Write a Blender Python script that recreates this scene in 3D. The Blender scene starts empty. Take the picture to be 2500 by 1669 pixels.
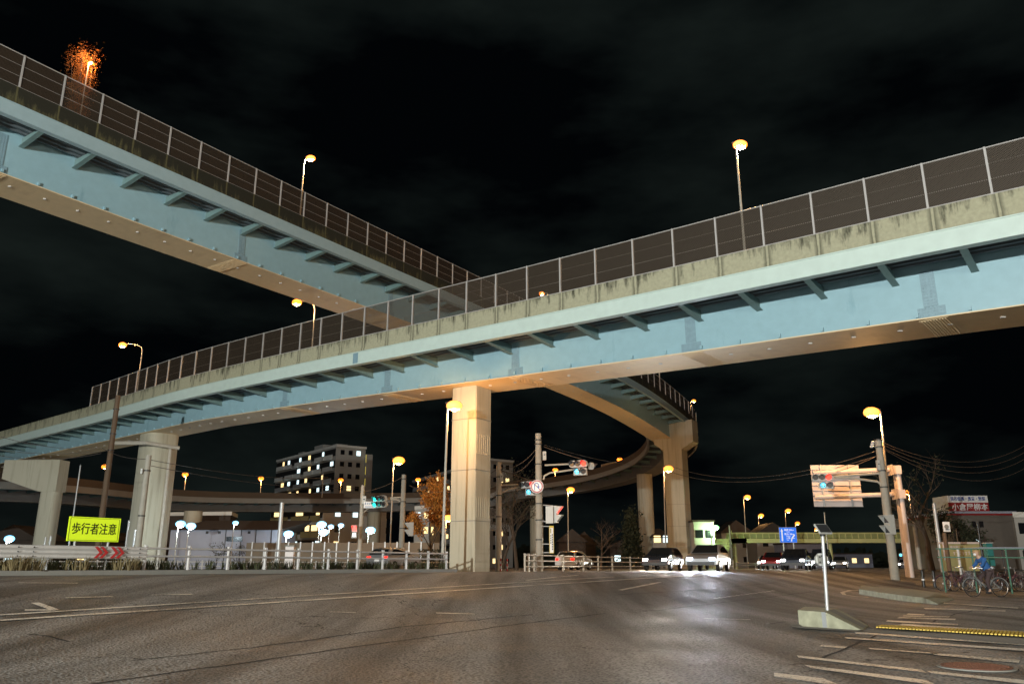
import bpy, math, random, bmesh
from mathutils import Vector, Matrix
random.seed(11)
R = math.radians
SC = bpy.context.scene
COL = SC.collection
# ------------------------------------------------------------------ camera
F, YH, CH = 1960.0, 1382.0, 1.1          # focal length and horizon row in px of the 2500 px photograph, camera height
TH = math.atan((YH - 834.5) / F)
cd = bpy.data.cameras.new('camera'); cam = bpy.data.objects.new('camera', cd); COL.objects.link(cam)
cam.location = (0, 0, CH); cam.rotation_euler = (R(90) + TH, 0, 0)
cd.sensor_width = 36; cd.lens = F / 2500 * 36; cd.clip_end = 5000; cd.clip_start = 0.05
SC.camera = cam
SC.view_settings.view_transform = 'Standard'; SC.view_settings.look = 'None'
SC.view_settings.exposure = 0; SC.view_settings.gamma = 1
SC.cycles.max_bounces = 6; SC.cycles.transparent_max_bounces = 16
SC.cycles.sample_clamp_indirect = 4
CT, ST = math.cos(TH), math.sin(TH)
# ------------------------------------------------------------------ night sky with faint cloud
W = bpy.data.worlds.new('World'); SC.world = W; W.use_nodes = True
nt = W.node_tree; nt.nodes.clear()
o = nt.nodes.new('ShaderNodeOutputWorld'); bg = nt.nodes.new('ShaderNodeBackground')
tc = nt.nodes.new('ShaderNodeTexCoord'); mp = nt.nodes.new('ShaderNodeMapping'); mp.inputs['Scale'].default_value = (1.2, 1.2, 3.2)
nz = nt.nodes.new('ShaderNodeTexNoise'); nz.inputs['Scale'].default_value = 2.1; nz.inputs['Detail'].default_value = 5; nz.inputs['Roughness'].default_value = .55
cr = nt.nodes.new('ShaderNodeValToRGB')
cr.color_ramp.elements[0].position = .42; cr.color_ramp.elements[0].color = (.0006, .0010, .0014, 1)
cr.color_ramp.elements[1].position = .74; cr.color_ramp.elements[1].color = (.0095, .0135, .012, 1)
sky = nt.nodes.new('ShaderNodeTexSky'); sky.sky_type = 'NISHITA'; sky.sun_disc = False
sky.sun_elevation = R(-6); sky.sun_rotation = R(180)
bg2 = nt.nodes.new('ShaderNodeBackground'); bg2.inputs[1].default_value = .05
ad = nt.nodes.new('ShaderNodeAddShader')
L = nt.links.new
L(tc.outputs['Generated'], mp.inputs[0]); L(mp.outputs[0], nz.inputs['Vector']); L(nz.outputs['Fac'], cr.inputs[0])
L(cr.outputs[0], bg.inputs[0]); L(sky.outputs[0], bg2.inputs[0]); L(bg.outputs[0], ad.inputs[0]); L(bg2.outputs[0], ad.inputs[1])
L(ad.outputs[0], o.inputs[0])
# ------------------------------------------------------------------ very weak fill lamp added from behind, lifts the far blocks
sd = bpy.data.lights.new('night_fill', 'SUN'); sd.energy = .17; sd.angle = R(10); sd.color = (.8, .9, 1)
so = bpy.data.objects.new('night_fill', sd); COL.objects.link(so); so.rotation_euler = (R(55), 0, R(-20))

# ------------------------------------------------------------------ photo to world
def ray(px, py):
    u = (px - 1250) / F; v = (834.5 - py) / F
    return (u, CT - v * ST, ST + v * CT)
def zat(py, Y):                       # height of the point seen at row py standing at distance Y
    v = (834.5 - py) / F
    return CH + Y * (ST + v * CT) / (CT - v * ST)
def xat(px, Y, z):
    return (px - 1250) / F * (Y * CT + (z - CH) * ST)
def P(px, py, Y):
    z = zat(py, Y); return Vector((xat(px, Y, z), Y, z))
def gz(x, y):                         # the ground climbs a little from the corner to the elevated carriageways
    s = min(1, max(0, (y - x - 15) / 19)); return .84 * s * s * (3 - 2 * s)
def G(px, Y):                         # foot of a thing standing at column px, distance Y
    x = xat(px, Y, .4)
    for _ in range(4): x = xat(px, Y, gz(x, Y))
    return Vector((x, Y, gz(x, Y)))
def gp(px, py):                       # point on the ground seen at a pixel
    r = Vector(ray(px, py)); t = 3
    while t < 400:
        p = Vector((0, 0, CH)) + r * t
        if p.z <= gz(p.x, p.y): break
        t *= 1.002
    return Vector((p.x, p.y, gz(p.x, p.y)))

# ------------------------------------------------------------------ materials
MATS = {}
def mat(name, col, rough=.6, metal=0, var=.18, vs=3., bump=0., bs=30., emit=None, es=0., spec=.5, coat=0):
    if name in MATS: return MATS[name]
    m = bpy.data.materials.new(name); m.use_nodes = True; t = m.node_tree; b = t.nodes['Principled BSDF']
    b.inputs['Roughness'].default_value = rough; b.inputs['Metallic'].default_value = metal
    b.inputs['Specular IOR Level'].default_value = spec; b.inputs['Coat Weight'].default_value = coat
    g = t.nodes.new('ShaderNodeNewGeometry')
    if var:
        n = t.nodes.new('ShaderNodeTexNoise'); n.inputs['Scale'].default_value = vs; n.inputs['Detail'].default_value = 5
        mx = t.nodes.new('ShaderNodeMix'); mx.data_type = 'RGBA'
        mx.inputs['A'].default_value = tuple(c * (1 - var) for c in col) + (1,); mx.inputs['B'].default_value = tuple(min(1, c * (1 + var)) for c in col) + (1,)
        t.links.new(g.outputs['Position'], n.inputs['Vector']); t.links.new(n.outputs['Fac'], mx.inputs['Factor']); t.links.new(mx.outputs['Result'], b.inputs['Base Color'])
    else: b.inputs['Base Color'].default_value = (*col, 1)
    if bump:
        n2 = t.nodes.new('ShaderNodeTexNoise'); n2.inputs['Scale'].default_value = bs; n2.inputs['Detail'].default_value = 4
        bp = t.nodes.new('ShaderNodeBump'); bp.inputs['Strength'].default_value = bump; bp.inputs['Distance'].default_value = .02
        t.links.new(g.outputs['Position'], n2.inputs['Vector']); t.links.new(n2.outputs['Fac'], bp.inputs['Height']); t.links.new(bp.outputs[0], b.inputs['Normal'])
    if emit: b.inputs['Emission Color'].default_value = (*emit, 1); b.inputs['Emission Strength'].default_value = es
    MATS[name] = m; return m
def streaked(name, col, dark, cover=.5, sc=1.6, rough=.85, joint=None):      # weather-streaked surface: u = metres along, v = metres down from the top
    m = bpy.data.materials.new(name); m.use_nodes = True; t = m.node_tree; b = t.nodes['Principled BSDF']; N = t.nodes.new; K = t.links.new
    b.inputs['Roughness'].default_value = rough
    uv = N('ShaderNodeUVMap'); mp = N('ShaderNodeMapping'); mp.inputs['Scale'].default_value = (sc * 1.9, sc * .35, 1); K(uv.outputs[0], mp.inputs[0])
    n = N('ShaderNodeTexNoise'); n.inputs['Scale'].default_value = 1; n.inputs['Detail'].default_value = 7; n.inputs['Roughness'].default_value = .7; K(mp.outputs[0], n.inputs['Vector'])
    mp3 = N('ShaderNodeMapping'); mp3.inputs['Scale'].default_value = (.35, .6, 1); K(uv.outputs[0], mp3.inputs[0])
    n3 = N('ShaderNodeTexNoise'); n3.inputs['Scale'].default_value = 1; n3.inputs['Detail'].default_value = 4; K(mp3.outputs[0], n3.inputs['Vector'])
    sx = N('ShaderNodeSeparateXYZ'); K(uv.outputs[0], sx.inputs[0])
    fall = N('ShaderNodeMapRange'); fall.inputs['From Min'].default_value = 0; fall.inputs['From Max'].default_value = .95; fall.inputs['To Min'].default_value = .20; fall.inputs['To Max'].default_value = -.02; K(sx.outputs['Y'], fall.inputs['Value'])
    a = N('ShaderNodeMath'); a.operation = 'ADD'; K(n.outputs['Fac'], a.inputs[0]); K(fall.outputs[0], a.inputs[1])
    a2 = N('ShaderNodeMath'); a2.operation = 'MULTIPLY_ADD'; a2.inputs[1].default_value = .35; K(n3.outputs['Fac'], a2.inputs[0]); K(a.outputs[0], a2.inputs[2])
    r = N('ShaderNodeMapRange'); r.inputs['From Min'].default_value = 1.06 - cover * .5; r.inputs['From Max'].default_value = 1.22 - cover * .5; K(a2.outputs[0], r.inputs['Value'])
    if joint is not None:
        m1 = N('ShaderNodeMath'); m1.operation = 'MULTIPLY_ADD'; m1.inputs[1].default_value = .5; m1.inputs[2].default_value = -joint / 2 + .5; K(sx.outputs['X'], m1.inputs[0])
        wob = N('ShaderNodeMath'); wob.operation = 'MULTIPLY_ADD'; wob.inputs[1].default_value = .07; K(n.outputs['Fac'], wob.inputs[0]); K(m1.outputs[0], wob.inputs[2])
        m2 = N('ShaderNodeMath'); m2.operation = 'FRACT'; K(wob.outputs[0], m2.inputs[0]); m3 = N('ShaderNodeMath'); m3.operation = 'SUBTRACT'; m3.inputs[1].default_value = .535; K(m2.outputs[0], m3.inputs[0]); m4 = N('ShaderNodeMath'); m4.operation = 'ABSOLUTE'; K(m3.outputs[0], m4.inputs[0])
        near = N('ShaderNodeMapRange'); near.inputs['From Min'].default_value = .10; near.inputs['From Max'].default_value = .03; near.inputs['To Max'].default_value = .75; K(m4.outputs[0], near.inputs['Value'])
        mxa = N('ShaderNodeMath'); mxa.operation = 'MAXIMUM'; K(r.outputs[0], mxa.inputs[0]); K(near.outputs[0], mxa.inputs[1])
        pale = N('ShaderNodeMapRange'); pale.inputs['From Min'].default_value = .014; pale.inputs['From Max'].default_value = .030; K(m4.outputs[0], pale.inputs['Value'])
        mul = N('ShaderNodeMath'); mul.operation = 'MULTIPLY'; K(mxa.outputs[0], mul.inputs[0]); K(pale.outputs[0], mul.inputs[1]); r = mul
    mx = N('ShaderNodeMix'); mx.data_type = 'RGBA'; mx.inputs['A'].default_value = (*col, 1); mx.inputs['B'].default_value = (*dark, 1); K(r.outputs[0], mx.inputs['Factor'])
    n4 = N('ShaderNodeTexNoise'); n4.inputs['Scale'].default_value = 2.2 if rough < .6 else 7; n4.inputs['Detail'].default_value = 5; K(uv.outputs[0], n4.inputs['Vector'])
    mr = N('ShaderNodeMapRange'); mr.inputs['To Min'].default_value = .88 if rough < .6 else .7; mr.inputs['To Max'].default_value = 1.1 if rough < .6 else 1.25; K(n4.outputs['Fac'], mr.inputs['Value'])
    ml = N('ShaderNodeMix'); ml.data_type = 'RGBA'; ml.blend_type = 'MULTIPLY'; ml.inputs['Factor'].default_value = 1; K(mx.outputs['Result'], ml.inputs['A']); K(mr.outputs[0], ml.inputs['B'])
    K(ml.outputs['Result'], b.inputs['Base Color'])
    bp = N('ShaderNodeBump'); bp.inputs['Strength'].default_value = .05 if rough < .6 else .25; bp.inputs['Distance'].default_value = .02; K(n4.outputs['Fac'], bp.inputs['Height']); K(bp.outputs[0], b.inputs['Normal'])
    MATS[name] = m; return m
def screenmat(name, col, hole=.62):       # chain link: wires in a diamond pattern, real holes between them
    m = bpy.data.materials.new(name); m.use_nodes = True; t = m.node_tree; N = t.nodes.new; K = t.links.new
    out = t.nodes['Material Output']; b = t.nodes['Principled BSDF']; b.inputs['Base Color'].default_value = (*col, 1); b.inputs['Roughness'].default_value = .55; b.inputs['Metallic'].default_value = .3
    uv = N('ShaderNodeUVMap'); sx = N('ShaderNodeSeparateXYZ'); K(uv.outputs[0], sx.inputs[0])
    outs = []
    for sg in (1, -1):
        c = N('ShaderNodeMath'); c.operation = 'MULTIPLY_ADD'; c.inputs[1].default_value = sg; K(sx.outputs['Y'], c.inputs[0]); K(sx.outputs['X'], c.inputs[2])
        d = N('ShaderNodeMath'); d.operation = 'MULTIPLY'; d.inputs[1].default_value = 14; K(c.outputs[0], d.inputs[0])
        f = N('ShaderNodeMath'); f.operation = 'FRACT'; K(d.outputs[0], f.inputs[0])
        g = N('ShaderNodeMath'); g.operation = 'LESS_THAN'; g.inputs[1].default_value = hole; K(f.outputs[0], g.inputs[0]); outs.append(g)
    h = N('ShaderNodeMath'); h.operation = 'MULTIPLY'; K(outs[0].outputs[0], h.inputs[0]); K(outs[1].outputs[0], h.inputs[1])
    tr = N('ShaderNodeBsdfTransparent'); mx = N('ShaderNodeMixShader'); K(h.outputs[0], mx.inputs[0]); K(b.outputs[0], mx.inputs[1]); K(tr.outputs[0], mx.inputs[2]); K(mx.outputs[0], out.inputs[0])
    MATS[name] = m; return m
def asphaltmat():
    m = bpy.data.materials.new('asphalt'); m.use_nodes = True; t = m.node_tree; N = t.nodes.new; K = t.links.new; b = t.nodes['Principled BSDF']
    g = N('ShaderNodeNewGeometry')
    vo = N('ShaderNodeTexVoronoi'); vo.inputs['Scale'].default_value = 24; K(g.outputs['Position'], vo.inputs['Vector'])
    n = N('ShaderNodeTexNoise'); n.inputs['Scale'].default_value = 42; n.inputs['Detail'].default_value = 3; K(g.outputs['Position'], n.inputs['Vector'])
    big = N('ShaderNodeTexNoise'); big.inputs['Scale'].default_value = .35; big.inputs['Detail'].default_value = 6; K(g.outputs['Position'], big.inputs['Vector'])
    ad = N('ShaderNodeMath'); ad.operation = 'ADD'; K(vo.outputs['Distance'], ad.inputs[0]); K(n.outputs['Fac'], ad.inputs[1])
    bp = N('ShaderNodeBump'); bp.inputs['Strength'].default_value = 1; bp.inputs['Distance'].default_value = .022; K(ad.outputs[0], bp.inputs['Height']); K(bp.outputs[0], b.inputs['Normal'])
    mx = N('ShaderNodeMix'); mx.data_type = 'RGBA'; mx.inputs['A'].default_value = (.032, .033, .033, 1); mx.inputs['B'].default_value = (.085, .082, .077, 1)
    K(big.outputs['Fac'], mx.inputs['Factor'])
    # tyre-worn lanes, patches
    mp = N('ShaderNodeMapping'); mp.inputs['Rotation'].default_value = (0, 0, R(24)); mp.inputs['Scale'].default_value = (.9, .04, 1); K(g.outputs['Position'], mp.inputs[0])
    ln = N('ShaderNodeTexNoise'); ln.inputs['Scale'].default_value = 1; ln.inputs['Detail'].default_value = 3; K(mp.outputs[0], ln.inputs['Vector'])
    mr = N('ShaderNodeMapRange'); mr.inputs['From Min'].default_value = .38; mr.inputs['From Max'].default_value = .62; mr.inputs['To Min'].default_value = .45; mr.inputs['To Max'].default_value = 1.5; K(ln.outputs['Fac'], mr.inputs['Value'])
    m2 = N('ShaderNodeMix'); m2.data_type = 'RGBA'; m2.blend_type = 'MULTIPLY'; m2.inputs['Factor'].default_value = 1; K(mx.outputs['Result'], m2.inputs['A']); K(mr.outputs[0], m2.inputs['B'])
    # cracks
    vc = N('ShaderNodeTexVoronoi'); vc.feature = 'DISTANCE_TO_EDGE'; vc.inputs['Scale'].default_value = .22
    wn = N('ShaderNodeTexNoise'); wn.inputs['Scale'].default_value = 1.2; wn.inputs['Detail'].default_value = 6; K(g.outputs['Position'], wn.inputs['Vector'])
    wv = N('ShaderNodeVectorMath'); wv.operation = 'MULTIPLY_ADD'; wv.inputs[1].default_value = (1.6, 1.6, 0); K(wn.outputs['Color'], wv.inputs[0]); K(g.outputs['Position'], wv.inputs[2]); K(wv.outputs[0], vc.inputs['Vector'])
    ck = N('ShaderNodeMath'); ck.operation = 'GREATER_THAN'; ck.inputs[1].default_value = .0022; K(vc.outputs['Distance'], ck.inputs[0])
    mc = N('ShaderNodeMapRange'); mc.inputs['To Min'].default_value = .15; K(ck.outputs[0], mc.inputs['Value'])
    m3 = N('ShaderNodeMix'); m3.data_type = 'RGBA'; m3.blend_type = 'MULTIPLY'; m3.inputs['Factor'].default_value = 1; K(m2.outputs['Result'], m3.inputs['A']); K(mc.outputs[0], m3.inputs['B'])
    sg = N('ShaderNodeMapRange'); sg.inputs['From Min'].default_value = .6; sg.inputs['From Max'].default_value = 1.1; sg.inputs['To Min'].default_value = .15; sg.inputs['To Max'].default_value = 3.4; K(ad.outputs[0], sg.inputs['Value'])
    m4 = N('ShaderNodeMix'); m4.data_type = 'RGBA'; m4.blend_type = 'MULTIPLY'; m4.inputs['Factor'].default_value = 1; K(m3.outputs['Result'], m4.inputs['A']); K(sg.outputs[0], m4.inputs['B'])
    K(m4.outputs['Result'], b.inputs['Base Color'])
    rr = N('ShaderNodeMapRange'); rr.inputs['From Min'].default_value = .35; rr.inputs['From Max'].default_value = .65; rr.inputs['To Min'].default_value = .52; rr.inputs['To Max'].default_value = .74; b.inputs['Specular IOR Level'].default_value = .42; K(big.outputs['Fac'], rr.inputs['Value']); K(rr.outputs[0], b.inputs['Roughness'])
    MATS['asphalt'] = m; return m
def paintmat(name, col):               # worn road paint: grains of asphalt show through
    m = bpy.data.materials.new(name); m.use_nodes = True; t = m.node_tree; N = t.nodes.new; K = t.links.new; b = t.nodes['Principled BSDF']
    g = N('ShaderNodeNewGeometry'); n = N('ShaderNodeTexNoise'); n.inputs['Scale'].default_value = 34; n.inputs['Detail'].default_value = 4; n.inputs['Roughness'].default_value = .7; K(g.outputs['Position'], n.inputs['Vector'])
    n2 = N('ShaderNodeTexNoise'); n2.inputs['Scale'].default_value = 1.3; n2.inputs['Detail'].default_value = 4; K(g.outputs['Position'], n2.inputs['Vector'])
    a = N('ShaderNodeMath'); a.operation = 'MULTIPLY_ADD'; a.inputs[1].default_value = .5; K(n2.outputs['Fac'], a.inputs[0]); K(n.outputs['Fac'], a.inputs[2])
    mr = N('ShaderNodeMapRange'); mr.inputs['From Min'].default_value = .71; mr.inputs['From Max'].default_value = .88; K(a.outputs[0], mr.inputs['Value'])
    mx = N('ShaderNodeMix'); mx.data_type = 'RGBA'; mx.inputs['A'].default_value = (*col, 1); mx.inputs['B'].default_value = (.06, .055, .05, 1); K(mr.outputs[0], mx.inputs['Factor']); K(mx.outputs['Result'], b.inputs['Base Color'])
    b.inputs['Roughness'].default_value = .5
    bp = N('ShaderNodeBump'); bp.inputs['Strength'].default_value = .8; bp.inputs['Distance'].default_value = .006; K(n.outputs['Fac'], bp.inputs['Height']); K(bp.outputs[0], b.inputs['Normal'])
    MATS[name] = m; return m
def facemat(name, c1, c2, sx, sy):    # painted concrete pier with panel seams, z up
    m = mat(name, c1, .75, var=.12, vs=.6, bump=.15, bs=12); return m

asphaltmat(); paintmat('road_paint', (.78, .74, .66)); paintmat('yellow_paint', (.62, .42, .08))
screenmat('mesh_wire', (.062, .044, .030), .60); screenmat('mesh_far', (.24, .18, .12), .5)
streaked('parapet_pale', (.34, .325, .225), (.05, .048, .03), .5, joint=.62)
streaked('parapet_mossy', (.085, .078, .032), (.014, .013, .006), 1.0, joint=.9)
streaked('web_blue', (.27, .43, .50), (.17, .31, .38), .55, .4, .36)
streaked('fascia_mint', (.50, .60, .56), (.30, .38, .36), .3, .6, .42)
streaked('fascia_blue', (.31, .42, .46), (.18, .27, .30), .3, .6, .45)
streaked('soffit', (.70, .54, .33), (.55, .40, .24), .3, .25, .58)  # girder paint lightened to tan to carry lamp light from below
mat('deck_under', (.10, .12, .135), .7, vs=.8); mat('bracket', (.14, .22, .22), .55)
mat('parapet_far', (.085, .06, .04), .9, vs=.8); mat('fascia_far', (.23, .22, .20), .7, vs=.5); mat('web_far', (.10, .10, .10), .6, vs=.5)  # ramp parapet and steel darkened in colour for the weaker light there
mat('pier', (.43, .40, .31), .7, var=.08, vs=.5, bump=.1, bs=14)
def stain(name, dark):                  # rain streaks running down a wall
    t = MATS[name].node_tree; b = t.nodes['Principled BSDF']; src = b.inputs['Base Color'].links[0].from_socket; N = t.nodes.new; K = t.links.new
    g = N('ShaderNodeNewGeometry'); mp = N('ShaderNodeMapping'); mp.inputs['Scale'].default_value = (3.2, 3.2, .16); K(g.outputs['Position'], mp.inputs[0]); n = N('ShaderNodeTexNoise'); n.inputs['Scale'].default_value = 1; n.inputs['Detail'].default_value = 8; n.inputs['Roughness'].default_value = .68; K(mp.outputs[0], n.inputs['Vector'])
    r = N('ShaderNodeMapRange'); r.inputs['From Min'].default_value = .50; r.inputs['From Max'].default_value = .72; r.inputs['To Max'].default_value = .75; K(n.outputs['Fac'], r.inputs['Value']); mx = N('ShaderNodeMix'); mx.data_type = 'RGBA'; K(r.outputs[0], mx.inputs['Factor']); K(src, mx.inputs['A']); mx.inputs['B'].default_value = (*dark, 1); K(mx.outputs['Result'], b.inputs['Base Color'])
stain('pier', (.24, .22, .16))
mat('galv', (.45, .46, .47), .45, .4, var=.12, vs=5); mat('galv_post', (.40, .38, .37), .5, .1, var=.15, vs=5)
mat('pole_cream', (.42, .38, .32), .5, .0, vs=6); mat('pole_conc', (.30, .28, .24), .85, vs=5, bump=.2); mat('pole_dark', (.10, .065, .04), .8, vs=3)
mat('white_rail', (.50, .48, .46), .45, vs=4, var=.12); mat('red_chev', (.42, .03, .03), .4, var=.1)
mat('visor_dark', (.06, .055, .06), .5, var=0); mat('visor_red_glow', (.45, .10, .08), .5, var=0); mat('dark', (.02, .02, .022), .5, var=.1); mat('black', (.008, .008, .008), .35, var=0); mat('housing', (.42, .42, .40), .45, var=.08)
mat('lamp_shell', (.10, .09, .08), .5, var=0); mat('bulb_orange', (1, .7, .3), .5, var=0, emit=(1, .22, .015), es=3.2); mat('burner', (1, 1, 1), .5, var=0, emit=(1, .72, .35), es=16); mat('burner_white', (1, 1, 1), .5, var=0, emit=(.8, .97, 1), es=16); mat('bulb_white', (1, 1, 1), .5, var=0, emit=(.12, .62, 1), es=2.6); mat('bulb_green', (1, 1, 1), .5, var=0, emit=(.25, 1, .3), es=4)
mat('lit_red', (1, .1, .05), .4, var=0, emit=(1, .008, .004), es=3.2); mat('lit_green', (.1, 1, .8), .4, var=0, emit=(.0, .62, .50), es=2.2); mat('lit_arrow', (.5, 1, 1), .4, var=0, emit=(.05, .62, 1), es=4)
mat('lens_off', (.03, .03, .035), .25, var=0); mat('concrete', (.32, .31, .22), .85, vs=5, var=.55, bump=.4, bs=40); mat('tar', (.006, .006, .006), .9, var=0); mat('kerb', (.20, .195, .175), .85, vs=3, bump=.3)
mat('soil', (.045, .040, .028), .95, vs=1, bump=.5, bs=8); mat('grass', (.05, .055, .022), .8, vs=2); mat('drygrass', (.17, .13, .06), .8, vs=2)
mat('sign_yellow', (.62, .80, .02), .4, var=.04, emit=(.62, .85, .02), es=.28); mat('sign_white', (.75, .75, .75), .4, var=.03); mat('sign_blue', (.02, .13, .62), .4, var=.03, emit=(.02, .15, .75), es=.9)  # yellow and blue sign faces glow by themselves to look lit
mat('sign_txt_white', (.8, .8, .8), .4, var=0, emit=(.8, .9, 1), es=.5)  # lettering given the same self-glow
mat('sign_red', (.28, .02, .02), .4, var=.05); mat('sign_navy', (.03, .06, .30), .4, var=.0); mat('panel_pink', (.52, .45, .43), .5, .0, vs=1.2)
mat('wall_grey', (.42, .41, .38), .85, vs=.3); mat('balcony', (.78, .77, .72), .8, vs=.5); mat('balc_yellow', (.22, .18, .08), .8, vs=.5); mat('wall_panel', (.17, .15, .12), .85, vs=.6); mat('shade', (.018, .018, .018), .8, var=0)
mat('win_warm', (.8, .6, .3), .5, var=0, emit=(1, .72, .32), es=1.8); mat('win_cool', (.8, .9, .9), .5, var=0, emit=(.72, .95, 1), es=1.6); mat('win_yel', (.6, .5, .1), .5, var=0, emit=(.85, .66, .10), es=.55); mat('win_dark', (.01, .012, .015), .2, var=0)
mat('shop_wall', (.13, .115, .10), .85, vs=.4); mat('shed_wall', (.27, .29, .35), .7, vs=.6, emit=(.4, .45, .6), es=.03); mat('roof_dark', (.06, .045, .035), .8, vs=1)  # faint self-glow of the shed wall stands in for lamplight
mat('bark', (.07, .05, .035), .9, vs=6, bump=.5); mat('leaf_orange', (.48, .20, .035), .7, vs=2, var=.4); mat('leaf_rust', (.34, .12, .02), .8, vs=3, var=.6); mat('leaf_dark', (.03, .035, .015), .8, vs=1); mat('twig', (.11, .07, .045), .9, vs=4)
mat('footbridge_lit_tint', (.55, .56, .26), .5, vs=1); mat('fb_panel', (.28, .32, .14), .35, vs=1); mat('green_steel', (.03, .12, .075), .5, vs=3)  # footbridge colours tinted yellow green to carry the lamplight on them
mat('car_white', (.6, .6, .6), .25, .0, var=0, coat=.8); mat('car_silver', (.35, .36, .38), .3, .6, var=0, coat=.8); mat('car_dark', (.03, .035, .05), .25, .3, var=0, coat=.8); mat('car_red', (.25, .02, .02), .25, .2, var=0, coat=.8)
mat('glass', (.012, .014, .016), .06, var=0); mat('tyre', (.012, .012, .012), .8, var=0); mat('rim', (.4, .4, .42), .3, .9, var=0)
mat('head_lit', (1, 1, 1), .3, var=0, emit=(1, .96, .86), es=32); mat('head_lit_blue', (1, 1, 1), .3, var=0, emit=(.70, .80, 1), es=32); mat('tail_lit', (1, .05, .03), .3, var=0, emit=(1, .008, .004), es=4)
mat('jacket', (.02, .09, .26), .8, vs=12, bump=.4); mat('trousers', (.05, .03, .03), .85); mat('skin', (.45, .28, .20), .6, var=.05); mat('mask', (.7, .7, .7), .8, var=0); mat('cap', (.42, .26, .13), .85); mat('frame_grey', (.35, .36, .36), .35, .6, var=0); mat('frame_dark', (.10, .04, .05), .35, .4, var=0)
mat('cable', (.05, .04, .035), .6, var=0); mat('tile_yellow', (.60, .42, .05), .6, vs=8); mat('rust', (.12, .045, .025), .7, vs=9, bump=.6, bs=60)
mat('teal', (.02, .14, .14), .5, vs=2); mat('board_green', (.30, .27, .12), .6, vs=1); mat('rivet_plate', (.20, .31, .37), .5, vs=6)

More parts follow.
